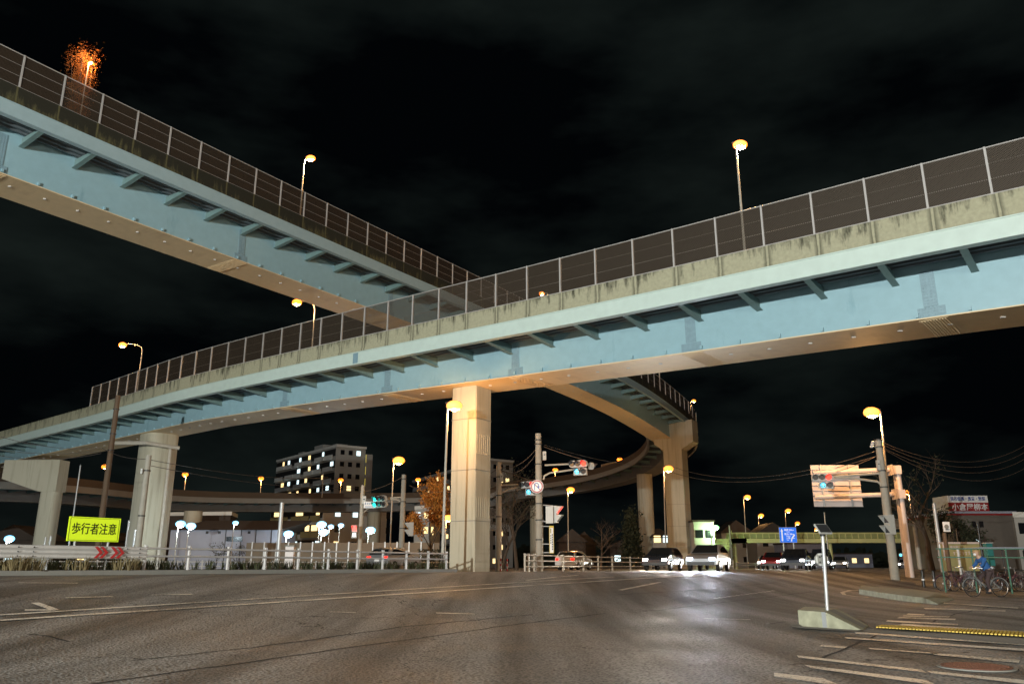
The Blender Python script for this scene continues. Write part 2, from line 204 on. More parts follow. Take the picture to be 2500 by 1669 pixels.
# ------------------------------------------------------------------ objects
def tag(o, label, cat=None, group=None, kind=None):
    if label: o['label'] = label
    if cat: o['category'] = cat
    if group: o['group'] = group
    if kind: o['kind'] = kind
    return o
def thing(name, label, cat, loc=(0, 0, 0), group=None, rz=0):
    o = bpy.data.objects.new(name, None); COL.objects.link(o); o.empty_display_size = .2
    o.location = loc; o.rotation_euler = (0, 0, rz); return tag(o, label, cat, group)
class MB:
    def __init__(s): s.v = []; s.f = []; s.uv = {}; s.sm = False
    def add(s, vs, fs, uvs=None):
        b = len(s.v); s.v += [Vector(x) for x in vs]
        for k, f in enumerate(fs):
            if uvs: s.uv[len(s.f)] = uvs[k]
            s.f.append([i + b for i in f])
        return s
    def box(s, c, d, M=None):
        x, y, z = [a / 2 for a in d]; c = Vector(c)
        vs = [Vector((i * x, j * y, k * z)) for i in (-1, 1) for j in (-1, 1) for k in (-1, 1)]
        if M is not None: vs = [M @ v for v in vs]
        return s.add([c + v for v in vs], [(0, 1, 3, 2), (4, 6, 7, 5), (0, 4, 5, 1), (2, 3, 7, 6), (0, 2, 6, 4), (1, 5, 7, 3)])
    def bar(s, a, b, w, h, up=(0, 0, 1)):
        a = Vector(a); b = Vector(b); d = (b - a); l = d.length
        if l < 1e-6: return s
        d.normalize(); u = Vector(up)
        if abs(d.dot(u)) > .98: u = Vector((0, 1, 0))
        x = d.cross(u).normalized(); z = x.cross(d)
        return s.box((a + b) / 2, (w, l, h), Matrix((x, d, z)).transposed())
    def tube(s, pts, r, n=8, r2=None, cap=True):
        pts = [Vector(p) for p in pts]; m = len(pts); rs = r if isinstance(r, (list, tuple)) else [r + ((r2 if r2 is not None else r) - r) * i / (m - 1) for i in range(m)]
        vs = []; prev = None
        for i, p in enumerate(pts):
            d = (pts[min(i + 1, m - 1)] - pts[max(i - 1, 0)]).normalized()
            u = prev if prev is not None else (Vector((0, 0, 1)) if abs(d.z) < .9 else Vector((1, 0, 0)))
            x = (u - d * u.dot(d)).normalized(); y = d.cross(x); prev = x
            vs += [p + (x * math.cos(2 * math.pi * k / n) + y * math.sin(2 * math.pi * k / n)) * rs[i] for k in range(n)]
        fs = [(i * n + k, i * n + (k + 1) % n, (i + 1) * n + (k + 1) % n, (i + 1) * n + k) for i in range(m - 1) for k in range(n)]
        if cap: fs += [tuple(range(n))[::-1], tuple(range((m - 1) * n, m * n))]
        s.sm = True; return s.add(vs, fs)
    def disc(s, c, nrm, r, h, n=20, r2=None): # short cylinder along nrm starting at c
        c = Vector(c); return s.tube([c, c + Vector(nrm).normalized() * h], r, n, r2)
    def ball(s, c, rx, ry, rz, n=10, m=7):
        vs = []; c = Vector(c)
        for i in range(m + 1):
            t = math.pi * i / m
            for k in range(n):
                a = 2 * math.pi * k / n; vs.append(c + Vector((rx * math.sin(t) * math.cos(a), ry * math.sin(t) * math.sin(a), rz * math.cos(t))))
        fs = [(i * n + k, (i + 1) * n + k, (i + 1) * n + (k + 1) % n, i * n + (k + 1) % n) for i in range(m) for k in range(n)]
        s.sm = True; return s.add(vs, fs)
    def prism(s, poly, d):    # poly: 3D points, extruded by vector d
        n = len(poly); d = Vector(d); a = [Vector(p) for p in poly]
        return s.add(a + [p + d for p in a], [tuple(range(n))[::-1], tuple(range(n, 2 * n))] + [(i, (i + 1) % n, n + (i + 1) % n, n + i) for i in range(n)])
    def build(s, name, m, parent=None, world=True):
        me = bpy.data.meshes.new(name); off = Vector((0, 0, 0))
        if parent is not None and world:
            q = parent
            while q is not None: off += Vector(q.location); q = q.parent
        me.from_pydata([tuple(v - off) for v in s.v], [], s.f); me.update()
        if s.uv:
            ul = me.uv_layers.new(name='UVMap')
            for pi, p in enumerate(me.polygons):
                u = s.uv.get(pi)
                if u:
                    for k, li in enumerate(p.loop_indices): ul.data[li].uv = u[k]
        bm = bmesh.new(); bm.from_mesh(me); bmesh.ops.recalc_face_normals(bm, faces=bm.faces)
        if s.sm:
            for f in bm.faces: f.smooth = True
            for e in bm.edges:
                if len(e.link_faces) == 2 and e.calc_face_angle(0) > .6: e.smooth = False
        bm.to_mesh(me); bm.free()
        o = bpy.data.objects.new(name, me); COL.objects.link(o); me.materials.append(MATS[m] if isinstance(m, str) else m)
        if parent is not None: o.parent = parent
        return o
def copy_tree(o, parent=None):
    c = o.copy(); COL.objects.link(c)
    if parent is not None: c.parent = parent
    for ch in list(o.children): copy_tree(ch, c)
    return c
def rotz(a): return Matrix.Rotation(a, 3, 'Z')
def text(body, size, m, parent, name, origin, right, up, nrm, depth=.01, bold=0., sx=1., align='CENTER'):
    cu = bpy.data.curves.new(name, 'FONT'); cu.body = body; cu.size = size; cu.align_x = align; cu.align_y = 'CENTER'; cu.extrude = depth / 2; cu.offset = bold; cu.resolution_u = 2
    t = bpy.data.objects.new('t', cu); COL.objects.link(t); dg = bpy.context.evaluated_depsgraph_get(); me = bpy.data.meshes.new_from_object(t.evaluated_get(dg))
    bpy.data.objects.remove(t)
    right = Vector(right).normalized(); up = Vector(up).normalized(); nrm = Vector(nrm).normalized()
    off = Vector((0, 0, 0)); q = parent
    while q is not None: off += Vector(q.location); q = q.parent
    for v in me.vertices: v.co = Vector(origin) + right * (v.co.x * sx) + up * v.co.y + nrm * (v.co.z + depth / 2) - off
    o = bpy.data.objects.new(name, me); COL.objects.link(o); me.materials.clear(); me.materials.append(MATS[m]); o.parent = parent
    return o
def pointlight(name, loc, power, color, parent, radius=.12, spot=None, aim=None):
    l = bpy.data.lights.new(name, 'SPOT' if spot else 'POINT'); l.energy = power; l.color = color; l.shadow_soft_size = radius
    if spot: l.spot_size = R(spot); l.spot_blend = .6
    o = bpy.data.objects.new(name, l); COL.objects.link(o)
    off = Vector((0, 0, 0)); q = parent
    while q is not None: off += Vector(q.location); q = q.parent
    o.location = Vector(loc) - off; o.parent = parent
    if aim is not None: o.rotation_euler = Vector(aim).to_track_quat('-Z', 'Y').to_euler()
    return o
# ================================================================== elevated roads
def spline(pts, step=1.0):
    pts = [Vector(p) for p in pts]; q = [pts[0] * 2 - pts[1]] + pts + [pts[-1] * 2 - pts[-2]]; out = []
    for i in range(1, len(q) - 2):
        a, b, c, d = q[i - 1:i + 3]; n = max(2, int((c - b).length / step * 2))
        for k in range(n):
            t = k / n; out.append(.5 * ((2 * b) + (c - a) * t + (2 * a - 5 * b + 4 * c - d) * t * t + (3 * b - a - 3 * c + d) * t ** 3))
    out.append(pts[-1]); res = [out[0]]; acc = 0
    for a, b in zip(out, out[1:]):
        l = (b - a).length; 
        while acc + l >= step:
            a = a.lerp(b, (step - acc) / l); res.append(a.copy()); l = (b - a).length; acc = 0
        acc += l
    return res
class Path:
    def __init__(s, pts, step=1.0):
        s.p = spline(pts, step); s.step = step; s.n = []
        for i in range(len(s.p)):
            d = s.p[min(i + 1, len(s.p) - 1)] - s.p[max(i - 1, 0)]; d.z = 0; d.normalize(); s.n.append(Vector((-d.y, d.x, 0)))
    def at(s, d, o=0, z=0):
        k = min(max(d / s.step, 0), len(s.p) - 1.001); i = int(k); t = k - i
        return s.p[i].lerp(s.p[i + 1], t) + s.n[i].lerp(s.n[i + 1], t) * o + Vector((0, 0, z))
    def nrm(s, d): return s.n[min(int(d / s.step), len(s.n) - 1)]
    def len(s): return (len(s.p) - 1) * s.step
def sweep(mb, path, sec, s0=0, s1=None, step=1.0, uvz=True):
    s1 = path.len() if s1 is None else s1; n = max(1, int(round((s1 - s0) / step))); m = len(sec(0) if callable(sec) else sec)
    vs = []; ss = []
    for i in range(n + 1):
        d = s0 + (s1 - s0) * i / n; S = sec(d) if callable(sec) else sec; ss.append((d, S)); vs += [path.at(d, o, z) for o, z in S]
    fs = []; uv = []
    for i in range(n):
        for k in range(m):
            k2 = (k + 1) % m; fs.append((i * m + k, i * m + k2, (i + 1) * m + k2, (i + 1) * m + k))
            def q(ii, kk):
                d, S = ss[ii]; return (d, -S[kk][1] if uvz else S[kk][0])
            uv.append([q(i, k), q(i, k2), q(i + 1, k2), q(i + 1, k)])
    fs += [tuple(range(m))[::-1], tuple(range(n * m, n * m + m))]; uv += [[(0, 0)] * m] * 2
    return mb.add(vs, fs, uv)
def rect(o0, o1, z0, z1): return [(o0, z0), (o1, z0), (o1, z1), (o0, z1)]
def viaduct(label, path, hw, gd, mats, boxhw=1.4, bracket=2.7, detail=True, splices=(), name='elevated_bridge', shift=0, cam_side=1, group=None):
    th = thing(name, label, 'bridge', path.at(path.len() / 2) * 1, group); par, fas, web, sof = mats
    fw = abs
    for sd in (1, -1):
        mb = MB(); a = sd * (hw - .25); b = sd * hw
        sweep(mb, path, rect(a, b, 0, -.74)); sweep(mb, path, rect(a, b + sd * .03, -.743, -.88)); mb.build('parapet', par, th)
        mb = MB(); sweep(mb, path, rect(b - sd * .06, b - sd * .02, -.883, -1.60)); sweep(mb, path, rect(b - sd * .3, b + sd * .05, -1.603, -1.64)); sweep(mb, path, rect(b - sd * .061, b + sd * .02, -.883, -.93)); mb.build('edge_girder', fas, th)
    mb = MB(); sweep(mb, path, rect(-hw + .26, hw - .26, -.75, -1.12))
    if detail:
        for sd in (1, -1):
            x = boxhw + .25
            while x < hw - .35:
                sweep(mb, path, [(sd * x, -1.12), (sd * (x + .06), -1.34), (sd * (x + .2), -1.34), (sd * (x + .26), -1.12)]); x += .42
    mb.build('deck', 'deck_under', th)
    G_ = gd if callable(gd) else (lambda d: gd)
    mb = MB()
    for sd in (1, -1): sweep(mb, path, lambda d: rect(sd * (boxhw - .04), sd * boxhw, -1.12, -G_(d)))
    if detail:                        # lifting lugs along the foot of the web
        d = 1.0
        while d < path.len() - 1:
            for sd in (1, -1):
                p = path.at(d, sd * (boxhw + .05), -G_(d) + .12); mb.box(p, (.14, .10, .16), rotz(math.atan2(path.nrm(d).y, path.nrm(d).x)))
            d += 1.75
    mb.build('girder_web', web, th)
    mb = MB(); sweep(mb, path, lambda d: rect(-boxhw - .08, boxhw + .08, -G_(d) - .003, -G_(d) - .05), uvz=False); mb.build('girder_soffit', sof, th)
    if detail:
        mb = MB(); d = 1.9
        while d < path.len() - 1:
            mb.box(path.at(d, cam_side * .3, -G_(d) - .07), (.16, .10, .05)); d += 1.75
        mb.build('soffit_lugs', 'white_rail', th)['kind'] = 'stuff'
    d = shift; cnt = 0
    while d < path.len() and cnt < 98:
        mb = MB(); n = path.nrm(d); t = Vector((n.y, -n.x, 0))
        for sd in (cam_side,):
            i0, i1 = sd * (boxhw + .002), sd * (hw - .07); A = path.at(d, i0, -1.36); B = path.at(d, i1, -1.36); C_ = path.at(d, i1, -1.58); D_ = path.at(d, i0, -1.86)
            mb.prism([p - t * .012 for p in (A, B, C_, D_)], t * .024); mb.prism([D_ - t * .13, C_ - t * .13, C_ - t * .13 - Vector((0, 0, .03)), D_ - t * .13 - Vector((0, 0, .03))], t * .26)
        mb.build('bracket', 'bracket', th); d += bracket; cnt += 1
    for d, full in splices:           # bolted splice plates
        mb = MB(); n = path.nrm(d); t = Vector((n.y, -n.x, 0)); M = rotz(math.atan2(n.y, n.x)); g = G_(d)
        z0, z1 = -1.5, -g + .42
        mb.box(path.at(d, cam_side * (boxhw + .012), (z0 + z1) / 2), (.02, .5, z0 - z1), M); mb.box(path.at(d, cam_side * (boxhw + .016), -g + .22), (.02, .95, .36), M)
        z = z0 - .08
        while z > z1:
            for k in (-.18, -.07, .07, .18): mb.box(path.at(d, cam_side * (boxhw + .035), z) + t * k, (.03, .035, .035), M)
            z -= .12
        for zz in (-g + .1, -g + .22, -g + .34):
            for k in range(-4, 5): mb.box(path.at(d, cam_side * (boxhw + .04), zz) + t * k * .105, (.03, .035, .035), M)
        mb.build('splice_plate', 'rivet_plate', th)
        mb = MB(); mb.box(path.at(d, 0, -g - .065), (2 * boxhw - .1, 1.0, .02), M)
        for k in range(-4, 5):
            for q in range(-10, 11): mb.box(path.at(d, q * .125, -g - .09) + t * k * .1, (.04, .03, .03), M)
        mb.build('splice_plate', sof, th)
        if full:
            d2 = d + full; mb = MB(); mb.box(path.at(d2, cam_side * (hw - .005), -1.25), (.02, .42, .60), rotz(math.atan2(path.nrm(d2).y, path.nrm(d2).x)))
            for zz in (-1.02, -1.14, -1.26, -1.38, -1.5):
                for k in (-.14, -.05, .05, .14): mb.box(path.at(d2, cam_side * (hw + .015), zz) + t * k, (.03, .035, .035), M)
            mb.build('splice_plate', 'rivet_plate', th)
    return th
def fence(label, path, o, s0, s1, h=1.8, gap=2.0, first=0., scr='mesh_wire', postm='galv_post'):
    th = thing('safety_fence', label, 'fence', path.at((s0 + s1) / 2, o))
    d = s0 + first
    while d <= s1 + .01:
        a = path.at(d, o); mb = MB(); M = rotz(math.atan2(path.nrm(d).y, path.nrm(d).x)); mb.box(a + Vector((0, 0, h / 2 + .01)), (.10, .075, h + .02), M); mb.box(a + Vector((0, 0, .02)), (.16, .2, .04), M); mb.build('post', postm, th); d += gap
    mb = MB(); n = int((s1 - s0) / 1.0); mb.tube([path.at(s0 + (s1 - s0) * i / n, o, h) for i in range(n + 1)], .025, 6); mb.build('top_rail', postm, th)
    mb = MB(); mb.tube([path.at(s0 + (s1 - s0) * i / n, o, .06) for i in range(n + 1)], .025, 6); mb.build('bottom_rail', postm, th)
    for zz in (.62, 1.2):
        mb = MB(); mb.tube([path.at(s0 + (s1 - s0) * i / n, o - .02, zz) for i in range(n + 1)], .008, 4); mb.build('tension_wire', postm, th)
    mb = MB()
    for i in range(n):
        a, b = s0 + (s1 - s0) * i / n, s0 + (s1 - s0) * (i + 1) / n
        mb.add([path.at(a, o, .06), path.at(b, o, .06), path.at(b, o, h), path.at(a, o, h)], [(0, 1, 2, 3)], [[(a, .06), (b, .06), (b, h), (a, h)]])
    mb.build('mesh_panel', scr, th)
    return th

def s_of(path, px, o):               # arc length at which the path edge passes image column px
    best = None
    for i in range(int(path.len() * 4)):
        p = path.at(i / 4, o); x = 1250 + F * p.x / (p.y * CT + (p.z - CH) * ST); e = abs(x - px)
        if p.y > 2 and (best is None or e < best[0]): best = (e, i / 4)
    return best[1]

# ---- bridge B, the near one crossing the whole picture from upper right to lower left
nB = Vector((.6224, .7827, 0)); tB = Vector((-.7827, .6224, 0)); HB = 3.75
def nearB(s, z): return nB * (29.69 + HB) + tB * s + Vector((0, 0, z))
ptsB = [nearB(-16, 12.95), nearB(-6, 13.1), nearB(6, 13.35), nearB(18, 13.55), nearB(30, 13.85), nearB(42, 14.15), nearB(54, 14.3)]
far = [(-26.2, 58.9, 14.45), (-31.4, 64.2, 14.55), (-37.4, 69.9, 14.7), (-44.5, 76.0, 14.75), (-52.5, 82.6, 14.7), (-62, 90, 14.5), (-74, 99, 14)]
for x, y, z in far[1:]: ptsB.append(Vector((x, y, z)) + Vector((.66, .75, 0)) * HB)
PBp = Path(ptsB)
def gdB(d): return 3.45 - .8 * min(1, max(0, (d - 12) / 60))
sp = [(s_of(PBp, a, 1.4), s_of(PBp, b, HB) - s_of(PBp, a, 1.4)) for a, b in ((2250, 2214), (1679, 1618), (1259, 1188), (947, 870), (700, 629))]
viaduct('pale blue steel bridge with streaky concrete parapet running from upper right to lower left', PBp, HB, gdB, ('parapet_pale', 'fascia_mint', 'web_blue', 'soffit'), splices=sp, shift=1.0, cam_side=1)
# ---- bridge A, the higher one from the upper left to the loop
HA = 3.6; nA = Vector((-.8295, .5585, 0)); tA = Vector((.5585, .8295, 0))
def cenA(t, z): return nA * (38.8 + HA) + tA * t + Vector((0, 0, z))
C0 = Vector((5, 119, 0)); RL = 18.6
ptsA = [cenA(-22, 23.35), cenA(-8, 23.4), cenA(8, 23.4), cenA(24, 23.4), cenA(40, 23.4), cenA(56, 23.4), cenA(72, 23.1), cenA(86, 22.3)]
zarc = {-34: 21.2, -17: 20.4, 0: 19.3, 17: 18.3, 34: 17.4, 51: 16.6, 68: 15.9, 85: 15.3, 100: 14.8}
arc = [C0 + Vector((math.cos(R(a)) * RL, math.sin(R(a)) * RL, z)) for a, z in zarc.items()]
PAp = Path(ptsA + arc[:2])
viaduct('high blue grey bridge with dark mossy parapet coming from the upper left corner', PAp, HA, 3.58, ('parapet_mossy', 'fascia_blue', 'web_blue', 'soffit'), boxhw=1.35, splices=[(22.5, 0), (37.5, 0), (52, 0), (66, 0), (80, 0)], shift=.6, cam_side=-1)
ramp = arc[1:] + [Vector((-3.4, 139.8, 13.7)), Vector((-18, 138.8, 12.9)), Vector((-38, 133, 12.4)), Vector((-50.5, 117, 11.6)), Vector((-54.5, 93, 10.9)), Vector((-58, 72, 9.6)), Vector((-62, 55, 8.6))]
PRp = Path(ramp)
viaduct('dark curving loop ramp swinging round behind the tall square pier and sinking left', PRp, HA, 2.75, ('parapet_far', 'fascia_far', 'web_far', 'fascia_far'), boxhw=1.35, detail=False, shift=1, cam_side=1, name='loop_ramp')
# fences
sB1 = s_of(PBp, 217, HB); sBp = s_of(PBp, 1987, HB)
fence('long chain link fence on the streaky parapet of the near bridge', PBp, HB - .12, sBp % 2, sB1)
sAp = s_of(PAp, 409, -HA)
fence('brownish mesh fence along the mossy parapet of the high bridge', PAp, -HA + .12, sAp % 2, PAp.len() - .5, scr='mesh_wire')
fence('mesh fence around the outside of the loop ramp beside the pier head', PRp, -HA + .12, 0, 26, scr='mesh_far', postm='pole_cream')
# ---- piers
def pier(label, c, w, d, top, rot, shape='square', cap=None, z0=None, grooves=True):
    c = Vector(c); z0 = gz(c.x, c.y) - .3 if z0 is None else z0
    th = thing('bridge_pier', label, 'bridge pier', (c.x, c.y, z0)); M = rotz(rot)
    mb = MB()
    if shape == 'round': mb.tube([(c.x, c.y, z0), (c.x, c.y, top)], w / 2, 28)
    else:
        n = 28; vs = []; 
        def ring(z):
            if shape == 'square':
                q = .06; pts = [(-w / 2 + q, -d / 2), (w / 2 - q, -d / 2), (w / 2, -d / 2 + q), (w / 2, d / 2 - q), (w / 2 - q, d / 2), (-w / 2 + q, d / 2), (-w / 2, d / 2 - q), (-w / 2, -d / 2 + q)]
            else: pts = [(w / 2 * math.copysign(abs(math.cos(2 * math.pi * k / n)) ** .55, math.cos(2 * math.pi * k / n)), d / 2 * math.copysign(abs(math.sin(2 * math.pi * k / n)) ** .55, math.sin(2 * math.pi * k / n))) for k in range(n)]
            return [c.xy.to_3d() + M @ Vector((x, y, 0)) + Vector((0, 0, z)) for x, y in pts]
        a = ring(z0); b = ring(top); k = len(a); mb.add(a + b, [(i, (i + 1) % k, k + (i + 1) % k, k + i) for i in range(k)] + [tuple(range(k))[::-1], tuple(range(k, 2 * k))]); mb.sm = shape != 'square'
    mb.build('shaft', 'pier', th)
    if grooves:                      # faintly ribbed formwork bands and horizontal joints
        mb = MB()
        for zz in (z0 + 2.9, z0 + 5.6, z0 + 8.4):
            if zz > top - 1: break
            mb.box((c.x, c.y, zz), (w + .02, d + .02, .035), M)
        mb.build('joint_line', 'kerb', th)
        for zz in (z0 + 3.6, z0 + 7.0):
            if zz > top - 1.5: break
            mb = MB()
            for k in range(-3, 4):
                mb.box(Vector((c.x, c.y, zz)) + M @ Vector((k * w * .13, -d / 2 - .006, 0)), (.05, .02, 1.1), M)
                mb.box(Vector((c.x, c.y, zz)) + M @ Vector((w / 2 + .006, k * d * .13, 0)), (.02, .05, 1.1), M)
            mb.build('ribbed_band', 'pier', th)
    if cap:
        L0, L1, h, tap = cap; mb = MB(); x = M @ Vector((1, 0, 0)); y = M @ Vector((0, 1, 0)); b0 = Vector((c.x, c.y, top))
        poly = [b0 - x * w / 2 - y * (d / 2 + .03) - Vector((0, 0, tap)), b0 + x * w / 2 - y * (d / 2 + .03) - Vector((0, 0, tap)), b0 + x * L1 - y * (d / 2 + .03), b0 + x * L1 - y * (d / 2 + .03) + Vector((0, 0, h)), b0 - x * L0 - y * (d / 2 + .03) + Vector((0, 0, h)), b0 - x * L0 - y * (d / 2 + .03)]
        mb.prism(poly, y * (d + .06)); mb.build('pier_head', 'pier', th)
    return th
rB = math.atan2(tB.y, -tB.x) * -1
sp1 = s_of(PBp, 1152, 0); c = PBp.at(sp1); pier('slim square concrete pier under the middle of the near bridge', c, 1.66, 1.5, c.z - gdB(sp1) - .06, R(-33))
sp2 = s_of(PBp, 398, 0); c = PBp.at(sp2)
th = pier('rounded concrete pier left of centre with a pipe ring at its top', c, 2.9, 2.6, c.z - gdB(sp2) - .06, R(-40), 'soft', grooves=False)
mb = MB(); mb.tube([c + Vector((-2.9, -1.5, -3.6)), c + Vector((0.2, -2.6, -3.75)), c + Vector((2.2, -1.0, -3.95))], .16, 10); mb.build('drain_pipe', 'pole_cream', th)
mb = MB(); mb.tube([c + Vector((1.45, -.9, -3.7)), c + Vector((1.45, -.9, -c.z))], .14, 10); mb.build('downpipe', 'pole_cream', th)
c3 = G(98, 83); pier('concrete pier with one sided crosshead at the left edge under the near bridge', (c3.x, c3.y, 0), 1.8, 1.6, 9.7, R(-4), 'soft', (5.0, .92, 1.9, 1.3), grooves=False)
i = s_of(PAp, 1664, 0); cp = PAp.at(min(i, PAp.len() - 3)); 
c = G(1664, 108); pier('tall square pier with a flared head carrying the high bridge at the right', (c.x, c.y, 0), 2.6, 2.3, 17.0, R(-30), cap=(2.5, 2.9, 2.9, .9))
c = G(1583, 127); pier('round concrete column under the far side of the loop ramp', (c.x, c.y, 0), 2.4, 2.4, 15.0, 0, 'round', grooves=False)
for px, Y, t, lab in ((458, 108, 8.1, 'far squat pier of the ramp between the rounded pier and the white shed'), (908, 139, 10.3, 'far pier of the ramp behind the green signals'), (1311, 141, 11.2, 'far pier of the ramp behind the no U turn pole')):
    c = G(px, Y); pier(lab, (c.x, c.y, 0), 2.3, 2.3, t, 0, 'round', grooves=False)
# ================================================================== ground and roads
def grid(name, x0, x1, y0, y1, st, dz, m, kind='structure'):
    nx = int((x1 - x0) / st); ny = int((y1 - y0) / st); mb = MB()
    vs = [(x0 + i * st, y0 + j * st, gz(x0 + i * st, y0 + j * st) + dz) for j in range(ny + 1) for i in range(nx + 1)]
    mb.add(vs, [(j * (nx + 1) + i, j * (nx + 1) + i + 1, (j + 1) * (nx + 1) + i + 1, (j + 1) * (nx + 1) + i) for j in range(ny) for i in range(nx)]); mb.sm = True
    o = mb.build(name, m); return tag(o, None, kind=kind)
grid('ground', -800, 800, -200, 1600, 25, -.30, 'soil')
grid('road', -90, 130, -40, 200, 1, 0, 'asphalt')
dR = Vector((.42, .9075, 0)).normalized(); nR = Vector((-dR.y, dR.x, 0))      # direction of the main carriageway, and across it
def road(D, t, dz=0):
    p = nR * D + dR * t; p.z = gz(p.x, p.y) + dz; return p
def strip(mb, pts, w, dz=.014, n=None):     # flat painted strip following the ground; pts on the ground
    pts = [Vector(p) for p in pts]; fine = []
    for a, b in zip(pts, pts[1:]):
        k = max(1, int((b - a).length / .7)); fine += [a.lerp(b, i / k) for i in range(k)]
    fine.append(pts[-1]); L_, R_ = [], []
    for i, p in enumerate(fine):
        d = fine[min(i + 1, len(fine) - 1)] - fine[max(i - 1, 0)]; d.z = 0; d.normalize(); q = Vector((-d.y, d.x, 0)) * w / 2
        for S, v in ((L_, p + q), (R_, p - q)): S.append(Vector((v.x, v.y, gz(v.x, v.y) + dz)))
    m = len(fine); return mb.add(L_ + R_, [(i, i + 1, m + i + 1, m + i) for i in range(m - 1)])
def quad(mb, px4, dz=.014):
    g = [gp(*p) for p in px4]; return mb.add([(p.x, p.y, gz(p.x, p.y) + dz) for p in g], [(0, 1, 2, 3)])
def mark(name, mb, m='road_paint'): return tag(mb.build(name, m), None, kind='structure')
for a, b, w in (((-60, 1519), (1700, 1404), .15), ((-60, 1506), (1500, 1408), .12)):
    A, B = gp(*a), gp(*b); mb = MB(); strip(mb, [A, B], w); mark('road_line', mb)  # two long painted lines mimic low streaks of headlight
for D in (8.2, 11.5):
    mb = MB(); t = 26
    while t < 150: strip(mb, [road(D, t), road(D, t + 5)], .15); t += 10
    mark('road_line', mb)
mb = MB(); strip(mb, [road(14.8, 34), road(14.8, 160)], .15); mark('edge_line', mb)
mb = MB()
for a, b in (((160, 1460), (275, 1457)), ((370, 1453), (470, 1451)), ((45, 1423), (190, 1424)), ((804, 1494), (868, 1496)), ((1065, 1497), (1158, 1499)), ((1718, 1510), (1832, 1513))): strip(mb, [gp(*a), gp(*b)], .13)
mark('dashed_line', mb)
mb = MB(); n = 14
for k in range(n):
    a = (1745 + 150 * k / n, 1461 - 20 * k / n); b = (1745 + 150 * (k + .55) / n, 1461 - 20 * (k + .55) / n); strip(mb, [gp(*a), gp(*b)], .14)
mark('dotted_guide_line', mb)
mb = MB(); strip(mb, [gp(85, 1472), gp(135, 1490)], .15); strip(mb, [gp(135, 1490), gp(60, 1490)], .15); mark('turn_arrow', mb)
mb = MB()
for q in (((2086, 1543), (2510, 1571), (2510, 1577), (2090, 1548)), ((2061, 1556), (2510, 1585.5), (2510, 1591), (2068, 1560)), ((2006, 1575.5), (2070, 1580), (2062, 1584), (2000, 1579)),
          ((2269, 1594), (2490, 1613), (2488, 1620), (2283, 1600)), ((1945, 1601), (2250, 1637), (2262, 1644), (1950, 1607)), ((2262, 1639), (2510, 1663), (2510, 1673), (2275, 1646)),
          ((1964, 1625), (2260, 1662), (2290, 1676), (1980, 1633)), ((1890, 1644), (2010, 1658), (2060, 1678), (1890, 1653)), ((2120, 1583), (2290, 1596), (2296, 1599), (2126, 1586))): quad(mb, q)
mark('crosswalk_stripes', mb)
mb = MB()
for q in (((2217, 1498), (2258, 1500), (2256, 1502.4), (2213, 1500.4)), ((2207, 1502.5), (2320, 1505), (2316, 1507.6), (2203, 1504.8)), ((2196, 1506.5), (2334, 1511), (2332, 1514), (2190, 1509.4)),
          ((2167, 1514.6), (2340, 1524), (2338, 1527), (2163, 1517.8)), ((2203, 1523), (2510, 1543), (2510, 1549), (2196, 1526.5)), ((2305, 1471), (2487, 1483), (2485, 1486), (2303, 1473.4)),
          ((2255, 1484.4), (2455, 1490), (2455, 1493), (2259, 1487))): quad(mb, q)
mark('crosswalk_stripes', mb)
mb = MB(); ring = [gp(*p) for p in ((2110, 1440), (2075, 1441), (2056, 1446), (2062, 1452), (2090, 1456), (2120, 1458))]; strip(mb, ring, .15); mark('island_outline', mb)
mb = MB()
for pl in (((20, 1700), (420, 1642), (880, 1577), (1230, 1527), (1480, 1497)), ((330, 1612), (620, 1580), (980, 1530), (1300, 1500)), ((1560, 1494), (1750, 1472), (1990, 1443)), ((75, 1548), (120, 1554), (168, 1566)), ((2142, 1550), (2100, 1566), (2063, 1584), (2008, 1606)), ((2420, 1481), (2330, 1499), (2255, 1524)), ((1880, 1523), (1915, 1517), (1950, 1519)), ((1500, 1452), (1700, 1440), (1900, 1421))):
    pts = [gp(*p) for p in pl]; fine = []
    for a, b in zip(pts, pts[1:]):
        k = max(2, int((b - a).length / .35)); fine += [a.lerp(b, i / k) + Vector((random.uniform(-.035, .035), random.uniform(-.035, .035), 0)) for i in range(k)]
    strip(mb, fine + [pts[-1]], .045, .006)
mark('road_seams', mb, 'tar')
# tactile strip with its concrete edging
mb = MB(); quad(mb, ((2106, 1539), (2510, 1561), (2510, 1575), (2086, 1542)), .02); tag(mb.build('kerb_strip', 'kerb'), None, kind='structure')
mb = MB(); A0, A1, B0, B1 = gp(2152, 1529.5), gp(2560, 1550), gp(2138, 1535), gp(2560, 1561)
mb.add([p + Vector((0, 0, .03)) for p in (A0, A1, B1, B0)], [(0, 1, 2, 3)])
for k in range(46):
    t = (k + .5) / 46; a, b = A0.lerp(A1, t), B0.lerp(B1, t); mb.bar(a + Vector((0, 0, .036)), b + Vector((0, 0, .036)), .035, .02)
tag(mb.build('tactile_strip', 'tile_yellow'), 'yellow ribbed tactile strip set in the road beside the near crosswalk', 'tactile paving')
# manhole
c = gp(2384, 1630); th = thing('manhole_cover', 'rusty round manhole cover in the near crosswalk at the lower right', 'manhole', c)
mb = MB(); mb.disc(c + Vector((0, 0, .004)), (0, 0, 1), .40, .012, 40); mb.build('rim', 'kerb', th)
mb = MB(); mb.disc(c + Vector((0, 0, .014)), (0, 0, 1), .36, .012, 40)
for k in range(-6, 7):
    for q in range(-6, 7):
        if k * k + q * q < 38: mb.box(c + Vector((k * .052, q * .052, .029)), (.03, .03, .006))
mb.sm = False; mb.build('lid', 'rust', th)
